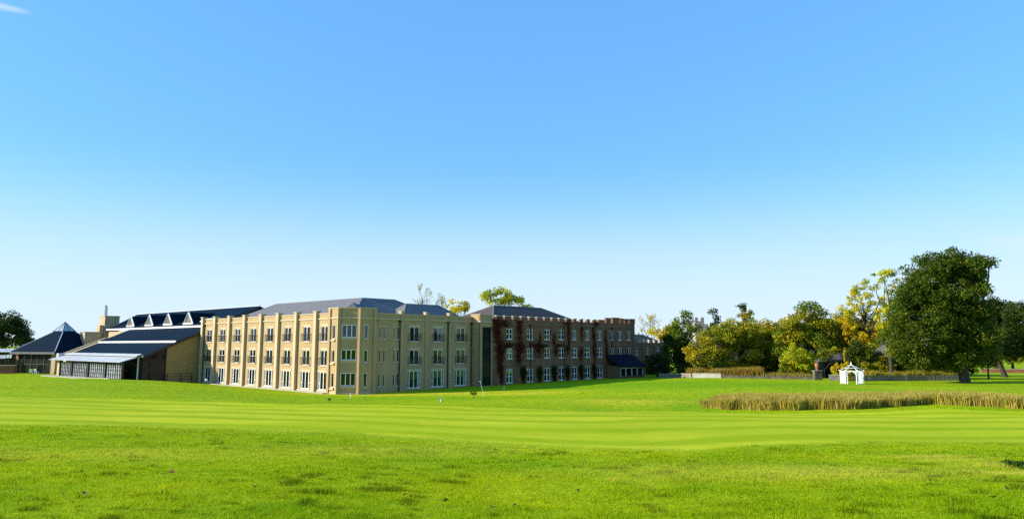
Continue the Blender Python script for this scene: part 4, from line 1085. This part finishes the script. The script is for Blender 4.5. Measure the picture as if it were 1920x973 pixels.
tree('oak_tree', 'huge dark green oak with thick trunk on the right lawn', 1790, 102,
     [(1760, 545, 78, 56), (1762, 502, 62, 30), (1804, 500, 40, 24), (1830, 518, 22, 24, 'oak', .9), (1722, 590, 44, 50), (1745, 640, 62, 38), (1800, 625, 62, 46), (1826, 580, 36, 46), (1716, 545, 30, 34, 'oak', .9), (1700, 640, 24, 30, 'olive', .6), (1842, 494, 14, 9, 'oak', .8), (1770, 676, 54, 16, 'oak', .8), (1760, 590, 60, 50), (1700, 600, 30, 34), (1722, 664, 46, 24), (1694, 648, 28, 30), (1830, 638, 40, 38)],
     'oak', 1.1, .26, 1.12, .62, 46, limbs=34, fork=.22, trunk_px=1808, lean=-.5, shell=.45)
tree('leafy_tree', 'reddish dark tree half hidden behind the right side of the oak', 1868, 124, [(1864, 578, 24, 14, 'red', .7), (1880, 580, 28, 20, 'dark'), (1882, 610, 44, 42, 'dark', 1.2), (1862, 640, 40, 34, 'dark', 1.2), (1890, 588, 24, 22, 'dark', .8), (1896, 645, 36, 30, 'dark')], 'dark', 1.0, .32, 1.1, .4, 47, limbs=14, trunk_px=1884, lean=-1.4)
tree('leafy_tree', 'dark tree standing farthest right beyond the oak', 1925, 118, [(1925, 615, 50, 48), (1905, 645, 40, 32), (1940, 590, 40, 26)], 'dark', 1.05, .32, 1.15, .4, 48, limbs=10, trunk_px=1932)
tree('leafy_tree', 'slim young tree standing in shade right of the oak trunk', 1852, 116, [(1850, 655, 24, 20, 'green'), (1846, 680, 16, 10, 'dark')], 'dark', .9, .3, .9, .13, 49, limbs=8, trunk_px=1853)
tree('leafy_tree', 'far olive trees closing the view beyond the oak', 1900, 175, [(1880, 668, 60, 16, 'olive'), (1960, 655, 60, 22, 'green')], 'olive', .9, .45, 1.5, .3, 50, limbs=4)
# little golden conifer behind the gazebo
r = np.random.default_rng(60)
b = at(1586, 700, 108); b.z = tz(b.x, b.y)
cn = thing('dwarf_conifer', 'small pointed golden conifer behind the white gazebo', 'tree', b)
h_ = at(1586, 655, 108).z - b.z
cen, rad, ton, cnt = [], [], [], []
for i in range(70):
    t = r.random() ** 1.4; rr = (1 - t) * .85 + .06; a = r.random() * 6.28; k_ = math.sqrt(r.random())
    cen.append((rr * k_ * math.cos(a), rr * k_ * math.sin(a), .3 + t * (h_ - .3))); rad.append((.28 * (1.15 - t), .28 * (1.15 - t), .3)); ton.append(pick('gold', r)); cnt.append(22)
v, idx, tn = leaf_cloud(cen, rad, cnt, .15, ton, 61)
link('crown', np_mesh('crown', v, idx, 4, M['leaf'], tn), cn)
G().tube([(0, 0, -.2), (0, 0, h_ * .9)], [.09, .02], 6).obj('trunk', M['bark'], cn)
# dark weeds on the far lip of the little hollow at the right edge
for lab_, px_, row_, sd_ in (('dark leafy weeds on the lip of the hollow at the right edge', 1912, 872, 131), ('small dark weed tuft left of the hollow at the right edge', 1893, 868, 132)):
    p = on_ground(px_, row_ + 2); p.z -= .04
    wd_ = thing('weed_clump', lab_, 'weeds', p, 0, 'weeds by the hollow')
    r = np.random.default_rng(sd_)
    cs_w = [(r.normal() * .16, r.normal() * .12, .04 + .04 * r.random()) for _ in range(10 if sd_ == 131 else 4)]
    v, idx, tn = leaf_cloud(cs_w, [(.09, .08, .05)] * len(cs_w), [22] * len(cs_w), .055, [(.05, .10, .008)] * len(cs_w), sd_)
    link('foliage', np_mesh('foliage', v, idx, 4, M['leaf'], tn), wd_)
    g = G()
    for q_ in cs_w[:6]: g.tube([(q_[0] * .4, q_[1] * .4, -.05), q_], [.008, .005], 4)
    g.obj('stem', M['bark'], wd_)
# sapling on the green
p = on_ground(888, 747)
sp_ = thing('sapling', 'tiny leafy sapling on the yellowed turf before the hotel', 'plant', p)
g = G()
for i in range(5): g.tube([(0, 0, -.05), (.12 * math.cos(i * 1.3), .12 * math.sin(i * 1.3), .35), (.3 * math.cos(i * 1.3), .3 * math.sin(i * 1.3), .6)], [.015, .012, .006], 4)
g.obj('stem', M['bark'], sp_)
v, idx, tn = leaf_cloud([(.25 * math.cos(i * 1.3), .25 * math.sin(i * 1.3), .5) for i in range(5)], [(.18, .18, .16)] * 5, [9] * 5, .13, [(.12, .10, .015)] * 5, 62)
link('foliage', np_mesh('foliage', v, idx, 4, M['leaf'], tn), sp_)

# ------------------------------------------------------------------ creepers and shrubs on the brick wing
cm = Matrix.Translation(hw(PC, -1.7)) @ Matrix.Rotation(ANG, 4, 'Z')
def creeper(label, spots, seed, pal='creeper', dens=120, leaf=.16, name='wall_creeper', keep=None):
    """spots: (k along wall, z, half width, half height); leaves hug the brick face"""
    r = np.random.default_rng(seed)
    k0 = np.mean([s[0] for s in spots])
    root = thing(name, label, 'creeper', hw(PC + k0, -1.7, 0), ANG, 'creepers on the brick wing')
    P, Tn = [], []
    wins = [(h[0] + SB, h[1] + SB, h[2], h[3]) for h in hC]
    for k_, z, wd, ht in spots:
        n = int(dens * wd * ht * 4)
        x = k_ + wd * np.clip(r.normal(size=n) * .55, -1.15, 1.15); zz = z + ht * np.clip(r.normal(size=n) * .55, -1.1, 1.1)
        for a, b_ in zip(x, zz):
            if b_ < .1 or b_ > ZC + .25 or a < SB - 1.6: continue
            if any(q[0] - .06 < a < q[1] + .06 and q[2] - .05 < b_ < q[3] + .05 for q in wins): continue
            P.append((a - k0, -.05 - .17 * r.random(), b_)); Tn.append(pick(pal, r))
    P = np.array(P); n = len(P)
    v, idx, tn = leaf_cloud(P, [(.02, .02, .02)] * n, [1] * n, leaf, Tn, seed)
    link('foliage', np_mesh('foliage', v, idx, 4, M['leaf'], tn), root)
    g = G()
    for k_, z, wd, ht in spots[:6]:
        g.tube([(k_ - k0, -.05, max(0, z - ht)), (k_ - k0 + .2 * r.normal(), -.06, z), (k_ - k0 + .3 * r.normal(), -.05, z + ht * .8)], [.05, .035, .015], 5)
    g.obj('stem', M['bark'], root)
    return root
creeper('dark red creeper covering the brick beside the stair window', [(3.6, 8.6, 1.0, 1.8), (4.3, 5.6, 1.1, 1.6), (4.3, 3.2, .7, 1.6), (3.4, 9.9, .8, .5), (6.2, 6.2, 1.6, .45), (4.6, 1.6, .4, 1.4), (5.2, 9.5, 1.4, .5)], 71, dens=75)
creeper('red creeper climbing between the first and second window columns', [(8.7, 8.6, .7, 1.6), (8.9, 6.0, 1.2, 1.3), (8.6, 4.2, .8, 1.2), (8.8, 9.7, .8, .4)], 72, dens=60)
creeper('red brown creeper climbing between the second and third window columns', [(13.4, 5.6, 1.0, 1.3), (13.8, 7.4, .3, .9), (12.4, 6.2, 1.6, .35), (14.6, 6.1, 1.2, .3)], 73, dens=50)
creeper('red creeper patch between the third and fourth window columns', [(17.3, 7.0, .4, 1.2), (17.7, 5.3, .7, .8), (18.6, 6.2, 1.3, .25)], 74, dens=50)
creeper('dark creeper strand rising to the battlements at the fifth column', [(21.3, 8.2, .45, 2.0), (21.0, 5.6, .7, .9), (20.9, 9.8, 1.1, .35)], 75, dens=50)
creeper('red creeper strand between the fifth and sixth columns', [(24.9, 8.6, .35, 1.4), (24.6, 4.7, .6, 1.3)], 76, dens=50)
creeper('tall red creeper strand reaching the broad battlements', [(28.5, 8.0, .5, 1.8), (28.6, 5.0, .55, 1.8), (29.2, 10.0, .8, .5)], 77, dens=50)
creeper('bright red creeper strand by the far windows', [(32.2, 5.2, .5, 1.6), (32.0, 7.6, .4, 1.2)], 78, dens=50)
for i, k_ in enumerate((9.6, 13.6, 17.3, 20.9, 24.6, 28.4)):
    creeper('dark green wall shrub %s the red creeper wall' % ('nearest the stair window on', 'second from the stair window on', 'third from the stair window on', 'fourth from the stair window on', 'fifth from the stair window on', 'farthest from the stair window on')[i],
            [(k_, 1.9, .62, .8), (k_ + .1, 1.0, .3, .7)], 80 + i, 'bush', 110, .2, 'wall_shrub')

# ------------------------------------------------------------------ castle beyond the trees
cas = thing('castle', 'pinkish stone castle with battlemented turrets showing above the garden trees', 'castle', at(1500, 700, 190))
bx = cas.location
def cbox(name, pa, pb, row, Y, depth, m='castle', merl=True):
    a, b = at(pa, row, Y), at(pb, row, Y)
    x0, x1, y0, z1 = a.x - bx.x, b.x - bx.x, Y - bx.y, a.z - bx.z
    o = G().box(x0, x1, y0, y0 + depth, -4, z1).obj(name, M[m], cas)
    if merl:
        n = max(2, int((x1 - x0) / 1.5)); wd = (x1 - x0) / (2 * n - 1)
        for i in range(n):
            G().box(x0 + 2 * i * wd, x0 + (2 * i + 1) * wd, y0 - .05, y0 + .4, z1 - .003, z1 + .8).obj('merlon', M[m], o)
    return o
cbox('turret', 1303, 1320, 602, 160, 2.2); cbox('wall', 1319, 1345, 613, 190, 6); cbox('wall', 1350, 1470, 618, 192, 8)
cbox('turret', 1458, 1470, 608, 188, 2); cbox('turret', 1477, 1489, 594, 186, 3); cbox('wall', 1492, 1560, 614, 192, 8)
cbox('wall', 1556, 1700, 604, 188, 9)
for i in range(9):
    o_ = at(1570 + i * 14, 622, 187.9) - bx
    G().box(o_.x - .5, o_.x + .5, o_.y - .05, o_.y + .06, o_.z - .9, o_.z + .9).obj('window', M['dark_glass'], cas)

# garden shelter, urn, pier, low walls, fence
p = at(1566, 705, 121); p.z = tz(p.x, p.y)
sh = thing('garden_shelter', 'dark open garden shelter with grey shingle roof under the olive tree', 'shelter', p)
hz = at(1566, 662, 121).z - p.z; he = at(1566, 676, 121).z - p.z
G().add([(-2.6, -2, he), (2.2, -2, he), (2.2, 2, he), (-2.6, 2, he), (-1.0, 0, hz), (1.2, 0, hz), (-2.6, -2, he - .2), (2.2, -2, he - .2), (2.2, 2, he - .2), (-2.6, 2, he - .2)],
        [(0, 1, 5, 4), (1, 2, 5), (2, 3, 4, 5), (3, 0, 4), (0, 6, 7, 1), (1, 7, 8, 2), (2, 8, 9, 3), (3, 9, 6, 0), (6, 9, 8, 7)]).obj('roof', M['thatch'], sh)
for x in (-2.4, -.9, .6, 2.0): G().box(x - .1, x + .1, -1.85, -1.65, -.5, he - .2).obj('post', M['bark'], sh)
G().box(-2.5, 2.1, 1.5, 1.8, -.5, he - .2).obj('back_wall', M['interior'], sh); G().box(-2.5, -2.3, -1.6, 1.5, -.5, he - .2).obj('side_wall', M['interior'], sh); G().box(1.9, 2.1, -1.6, 1.5, -.5, he - .2).obj('side_wall', M['interior'], sh)
p = at(1533, 709, 111); p.z = tz(p.x, p.y)
pr = thing('stone_pier', 'grey stone pier carrying a terracotta urn at the wall end', 'pier', p)
zt = at(1533, 694, 111).z - p.z
G().box(-.55, .55, -.45, .45, -.5, zt - .12).obj('shaft', M['dark_stone'], pr); G().box(-.63, .63, -.53, .53, zt - .117, zt).obj('cap', M['wall_stone'], pr)
ur = thing('garden_urn', 'terracotta urn standing on the stone pier', 'urn', (p.x, p.y, p.z + zt))
G().lathe([(.16, 0), (.18, .05), (.1, .14), (.22, .35), (.32, .65), (.27, .92), (.16, 1.05), (.22, 1.12), (.2, 1.15)], 16).obj('body', M['terracotta'], ur)
def low_wall(label, pxs, Y0, Y1, h, m, name='garden_wall', cat='wall', cap='capstone', drop=0.0):
    a, b = at(pxs[0], 700, Y0), at(pxs[1], 700, Y1)
    a.z = tz(a.x, a.y) - drop; b.z = tz(b.x, b.y) - drop
    d = b - a; L = Vector((d.x, d.y, 0)).length
    t = thing(name, label, cat, a, math.atan2(d.y, d.x))
    n = max(1, int(L / 2.4))
    for i in range(n):
        x0, x1 = L * i / n, L * (i + 1) / n
        z = d.z * (i + .5) / n
        G().box(x0 + .012, x1 - .012, 0, .3, z - .6, z + h + .02 * ((i * 7) % 3 - 1)).obj('wall_panel', M[m], t)
        if cap: G().box(x0 - .0, x1 - .004, -.05, .35, z + h + .025, z + h + .1).obj('coping', M[cap], t)
    return t
low_wall('pale low garden wall left of the yellow green bush', (1298, 1352), 121, 119, .66, 'paving')
low_wall('dark low garden wall continuing to the stone pier', (1354, 1526), 118.8, 112, .34, 'dark_stone', cap='dark_stone')
low_wall('short low garden wall behind the left of the gazebo', (1554, 1580), 108.5, 108, .75, 'wall_stone')
low_wall('grey low wall along the drive below the brick wing', (1236, 1296), 129, 122, .6, 'wall_stone')
def slat_fence(label, pxs, Y0, Y1, h):
    a, b = at(pxs[0], 700, Y0), at(pxs[1], 700, Y1); a.z = tz(a.x, a.y); b.z = tz(b.x, b.y)
    d = b - a; L = Vector((d.x, d.y, 0)).length
    t = thing('slat_fence', label, 'fence', a, math.atan2(d.y, d.x), 'low slat fences behind the gazebo')
    n = int(L / .32); sl_ = G().box(-.13, .13, 0, .03, -.25, h).mesh('slat', M['fence'])
    for i in range(n):
        x = .16 + i * L / n
        link('slat', sl_, t, Matrix.Translation((x, .006 * (i % 2), d.z * x / L + .02 * ((i * 5) % 3 - 1))))
    for i in range(int(L / 2.6) + 1):
        x = L * i / max(1, int(L / 2.6)); G().box(x - .06, x + .06, .05, .17, d.z * x / L - .5, d.z * x / L + h + .05).obj('post', M['fence'], t)
    for z in (.15, h - .15): G().slab([(0, .035, z), (L, .035, z + d.z), (L, .048, z + d.z), (0, .048, z)], (0, 0, -.08)).obj('rail', M['fence'], t)
slat_fence('sunlit grey slat fence behind the gazebo', (1582, 1668), 108, 109, .78)
slat_fence('dull grey slat fence between the gazebo fence and the oak', (1669, 1732), 109, 110, .78)
slat_fence('shaded slat fence running up to the oak trunk', (1733, 1806), 110, 110.5, .75)
low_wall('far brick garden wall glimpsed under the trees right of the oak', (1840, 1990), 150, 146, .7, 'red')

# ------------------------------------------------------------------ white gazebo
p = on_ground(1598, 719.5)
gz0 = thing('gazebo', 'white ironwork gazebo with curved open roof on the lawn', 'gazebo', p, R(-24.5))
NP, RG, HG = 6, 1.40, 1.66
ang = [R(60 * i) for i in range(NP)]
for i, a in enumerate(ang):
    x, y = RG * math.cos(a), RG * math.sin(a)
    for off in (-.16, .16):
        dx, dy = -math.sin(a) * off, math.cos(a) * off
        G().tube([(x + dx, y + dy, -.1), (x + dx, y + dy, HG)], [.035, .035], 6).obj('post', M['white_iron'], gz0)
    pts = []
    for j in range(9):
        t = j / 8; rr = RG * 1.08 * (1 - t); pts.append((rr * math.cos(a), rr * math.sin(a), HG + .78 * (.65 * t + .35 * math.sin(t * math.pi / 2)) + .1 * t ** 4))
    G().tube(pts, [.026] * 9, 6).obj('roof_rib', M['white_iron'], gz0)
    G().lathe([(.02, 0), (.08, .06), (.03, .14), (.0, .2)], 8, (x * 1.06, y * 1.06, HG)).obj('post_finial', M['white_iron'], gz0)
    # trellis beside each post pair
    tr = G()
    a2 = ang[(i + 1) % NP]; x2, y2 = RG * math.cos(a2), RG * math.sin(a2)
    G().tube([(x, y, HG), (x2, y2, HG)], [.024, .024], 6).obj('eaves_ring', M['white_iron'], gz0)
    mid = math.degrees((a + a2) / 2 if a2 > a else (a + a2) / 2 + math.pi) % 360
    if mid not in (90, 270) and abs(mid - 90) > 5 and abs(mid - 270) > 5:
        for j in range(1, 14):
            t = j / 14; xx, yy = x + (x2 - x) * t, y + (y2 - y) * t
            tr.tube([(xx, yy, .08), (xx, yy, HG)], [.016, .016], 4)
        for z in (.12, 1.6): tr.tube([(x, y, z), (x2, y2, z)], [.022, .022], 4)
        for s_ in range(3):
            tr.tube([(x, y, .1 + s_ * .5), (x2, y2, .6 + s_ * .5)], [.012, .012], 4); tr.tube([(x2, y2, .1 + s_ * .5), (x, y, .6 + s_ * .5)], [.016, .016], 4)
        tag(tr.obj('trellis_panel', M['white_iron'], gz0), kind='stuff')
    else:
        for end in ((x, y, x2, y2), (x2, y2, x, y)):
            xx, yy = end[0] + (end[2] - end[0]) * .13, end[1] + (end[3] - end[1]) * .13
            G().tube([(xx, yy, 0), (xx, yy, HG)], [.025, .025], 5).obj('post', M['white_iron'], gz0)
        arc = [(x + (x2 - x) * (.13 + .74 * j / 8), y + (y2 - y) * (.13 + .74 * j / 8), 1.30 + .34 * math.sin(math.pi * j / 8)) for j in range(9)]
        G().tube(arc, [.025] * 9, 5).obj('arch', M['white_iron'], gz0)
for z, rr in ((HG + .40, .80),):
    G().tube([(rr * math.cos(t), rr * math.sin(t), z) for t in np.linspace(0, 2 * math.pi, 25)], [.02] * 25, 5, cap=False).obj('roof_ring', M['white_iron'], gz0)
G().lathe([(.05, -.05), (.12, .05), (.06, .14), (.1, .22), (.03, .36), (.0, .62)], 10, (0, 0, HG + .76)).obj('finial', M['white_iron'], gz0)

# ------------------------------------------------------------------ small things on the lawn
def marker(name, label, cat, px, row, h, rad, m, lean=0.0):
    p = on_ground(px, row)
    o = thing(name, label, cat, p)
    G().tube([(0, 0, -.1), (lean * h, 0, h)], [rad, rad * .8], 8).obj('shaft', M[m], o)
    return o
fl = marker('flag_stick', 'thin white leaning flag stick on the practice green', 'flag stick', 909, 745, 1.7, .013, 'white', -.3)
G().lathe([(.02, 0), (.07, .02), (.07, .05), (.0, .07)], 8, (-.5, 0, 1.68)).obj('knob', M['white'], fl)
for (lab, px_, row) in (('short white marker post before the turret', 657, 746), ('short white marker post in the building shadow', 945, 731)):
    o = marker('marker_post', lab, 'post', px_, row, .42, .045, 'white'); G().lathe([(.05, .42), (.06, .45), (.0, .5)], 8).obj('cap', M['white'], o)
o = marker('tee_marker', 'small pale block marker at the fairway edge', 'marker', 827, 753, .3, .1, 'lead'); G().box(-.15, .15, -.1, .1, .3, .36).obj('plate', M['lead'], o)
o = marker('spotlight', 'small black ground spotlight on the lawn before the turret', 'spotlight', 617, 753, .16, .03, 'dark_metal'); G().lathe([(.07, .14), (.14, .18), (.14, .32), (.04, .35)], 10).obj('lamp_head', M['dark_metal'], o)
o = marker('bollard_lamp', 'small lamp with white globe head at the hotel corner lawn', 'lamp', 386, 724, .75, .03, 'dark_metal'); G().lathe([(.03, .72), (.14, .8), (.17, .9), (.12, 1.02), (.0, 1.06)], 12).obj('globe', M['white'], o)
lm = G()
vv = []
for i in range(9):
    t = i / 8; vv.append((t * .11 - .055, .032 * math.sin(math.pi * t) ** .7, .012 + .03 * (2 * t - 1) ** 2))
    vv.append((t * .11 - .055, -.032 * math.sin(math.pi * t) ** .7, .018 + .02 * (2 * t - 1) ** 2))
lm.add(vv, [(2 * i, 2 * i + 2, 2 * i + 3, 2 * i + 1) for i in range(8)])
LEAF = lm.mesh('fallen_leaf', M['deadleaf'])
for i, (px_, row) in enumerate([(321, 894), (1862, 941), (1890, 925), (965, 957), (922, 960), (836, 948), (1152, 907), (1220, 918), (480, 921), (160, 933), (762, 934), (540, 812), (118, 935), (1450, 905), (1083, 928)]):
    p = on_ground(px_, row)
    o = link('fallen_leaf', LEAF); o.location = p + Vector((0, 0, .05)); o.rotation_euler = (rng.normal() * .4, rng.normal() * .4, rng.random() * 6.28)
    s_ = 1.5 if i == 0 else .9; o.scale = (s_, s_, s_)
    tag(o, 'small brown fallen leaf lying in the foreground grass', 'leaf', 'fallen leaves on the lawn')

# ------------------------------------------------------------------ reeds, tall grass, foreground blades (stuff)
def blades(name, P, hgt, wid, tone, lean, m, label, seed, azim=None):
    r = np.random.default_rng(seed); n = len(P)
    a = r.random(n) * 2 * math.pi if azim is None else azim
    side = np.c_[np.cos(a), np.sin(a), np.zeros(n)] * wid[:, None] * .5
    la = r.random(n) * 2 * math.pi
    off = np.c_[np.cos(la), np.sin(la), np.zeros(n)] * (lean * hgt * r.random(n))[:, None]
    mid = P + off * .35 + np.c_[np.zeros((n, 2)), hgt * .55]
    tip = P + off + np.c_[np.zeros((n, 2)), hgt * (1 - .25 * np.minimum(lean, 1))]
    v = np.stack([P - side, P + side, mid + side * .8, tip, mid - side * .8], 1).reshape(-1, 3)
    k = np.arange(n)[:, None] * 5
    idx = np.concatenate([k + np.array([[0, 1, 2, 4]])], 0)
    f4 = idx.ravel(); f3 = (k + np.array([[4, 2, 3]])).ravel()
    me = bpy.data.meshes.new(name)
    me.vertices.add(n * 5); me.vertices.foreach_set('co', v.astype(np.float32).ravel())
    lo = np.concatenate([idx, k + np.array([[4, 2, 3]])], 1).ravel()
    me.loops.add(n * 7); me.loops.foreach_set('vertex_index', lo.astype(np.int32))
    me.polygons.add(n * 2)
    st = np.stack([np.arange(n) * 7, np.arange(n) * 7 + 4], 1).ravel()
    me.polygons.foreach_set('loop_start', st.astype(np.int32))
    me.update(calc_edges=True)
    at_ = me.attributes.new('tone', 'FLOAT_COLOR', 'POINT')
    c = np.ones((n * 5, 4), np.float32); c[:, :3] = np.repeat(tone, 5, 0)
    at_.data.foreach_set('color', c.ravel())
    me.materials.append(m)
    return tag(link(name, me), label, kind='stuff')
# reed bed: front edge and depth measured from the photograph
fr = [on_ground(*q) for q in [(1318, 764), (1345, 767), (1400, 769), (1500, 769), (1600, 767), (1680, 762), (1750, 758), (1830, 761), (1920, 767), (2050, 772)]]
fx = [q.x for q in fr]; fy = [q.y for q in fr]
n = 70000
r = np.random.default_rng(90)
X = r.uniform(fx[0], fx[-1], n); y0 = np.interp(X, fx, fy)
dp = 6.8 * sstep(fx[0] - .3, fx[0] + 3.5, X) + .5
Yr = y0 + dp * r.random(n) + (vnoise(X, X * 0, .8, 91) - .5) * .9
hg = .70 * (.72 + .35 * vnoise(X, Yr, 1.2, 92) + .45 * vnoise(X, Yr, .3, 94) + .5 * r.random(n)) * (.7 + .3 * sstep(fx[0], fx[0] + 2, X)) * np.interp(X, [fx[0], 20, 27, 36, 42], [1, 1.05, .85, .92, 1.12])
base_t = np.array([[.52, .38, .08], [.44, .34, .07], [.38, .36, .04], [.28, .33, .02], [.66, .52, .18]])
tn = base_t[r.choice(5, n, p=[.34, .26, .18, .12, .10])] * (.75 + .5 * r.random((n, 1)))
blades('reed_bed', np.c_[X, Yr, terr(X, Yr) - .05], hg, .035 + .05 * r.random(n), tn, .5, M['reed'], 'bed of dry straw coloured reeds across the right of the lawn', 93)
def tall_grass(label, pa, pb, Ya, Yb, n, h, seed, cols):
    r = np.random.default_rng(seed)
    t = r.random(n); A, B = at(pa, 700, Ya), at(pb, 700, Yb)
    X = A.x + (B.x - A.x) * t; Yv = A.y + (B.y - A.y) * t + 3.0 * r.random(n)
    hg = h * (.55 + .6 * vnoise(X, Yv, 1.1, seed) + .3 * r.random(n))
    cols = np.array(cols)
    tn = cols[r.choice(len(cols), n)] * (.7 + .6 * r.random((n, 1)))
    return blades('tall_grass', np.c_[X, Yv, terr(X, Yv) - .05], hg, .05 + .06 * r.random(n), tn, .5, M['reed'], label, seed + 1)
tall_grass('tall amber grass behind the pale low garden wall', 1296, 1432, 123.5, 118.5, 5000, 1.7, 95, [(.40, .24, .04), (.46, .31, .06), (.30, .20, .03), (.34, .27, .04)])
tall_grass('thinner straw grass between the wall and the yellow green bush', 1430, 1530, 118.5, 114.5, 1800, 1.0, 97, [(.38, .28, .06), (.28, .25, .04)])
tall_grass('tall yellow grass behind the slat fences under the oak', 1632, 1806, 111, 112.5, 6000, 1.5, 99, [(.42, .32, .03), (.34, .28, .03), (.26, .25, .025)])
# foreground rough: blades spread evenly over what the camera can see
n = 620000
r = np.random.default_rng(101)
Yb = np.exp(r.uniform(math.log(6.6), math.log(36), n)); U = r.uniform(-.84, .84, n)
Xb = U * Yb
fairm, _, drym = lawn_masks(Xb, Yb)
keep = (Yb < near_y(Xb) + .5) & (r.random(n) > fairm * 1.05)
Xb, Yb, drym = Xb[keep], Yb[keep], drym[keep]; n = len(Xb)
tus = vnoise(Xb, Yb, .55, 103); tus2 = vnoise(Xb, Yb, 1.9, 104)
hg = .022 + .042 * np.clip(tus * 1.5 - .35, 0, 1) * (.4 + tus2) + .022 * r.random(n)
clump_ = np.maximum(sstep(.74, .90, vnoise(Xb, Yb * 1.5, .42, 105)) * sstep(.42, .62, vnoise(Xb, Yb, 2.4, 108)), .8 * sstep(.84, .95, vnoise(Xb, Yb * 1.3, .22, 110)))
hg = hg * (1 + .9 * clump_)
hg *= np.clip((near_y(Xb) + 1.2 - Yb) / 3.5, .2, 1)
wid = (.0045 + .0035 * r.random(n)) * np.clip(Yb / 11, .8, 2.6)
lush, pale_, straw = np.array([.165, .315, .002]), np.array([.455, .50, .004]), np.array([.62, .52, .10])
f = np.clip(vnoise(Xb, Yb, 2.6, 106) * .75 + .35 * vnoise(Xb, Yb, .5, 109) - .12 + .4 * (r.random(n) - .5), 0, 1)[:, None]
f = np.clip(f - (.35 * sstep(1.5, 6.5, Xb) * sstep(13, 10.5, Yb) + .2 * sstep(-3, -7, Xb) * sstep(12, 9.5, Yb))[:, None], 0, 1)
tn = lush * (1 - f) + pale_ * f
tn = tn * (1 - .58 * clump_[:, None])
dm = np.clip(drym + (r.random(n) < .03) * .8, 0, 1)[:, None]
tn = tn * (1 - dm * .75) + straw * dm * .75
tn *= (.8 + .4 * r.random((n, 1)))
blades('rough_grass', np.c_[Xb, Yb, terr(Xb, Yb) - .012], hg, wid, tn, .9, M['blade'], 'lush uneven rough grass filling the foreground', 107)
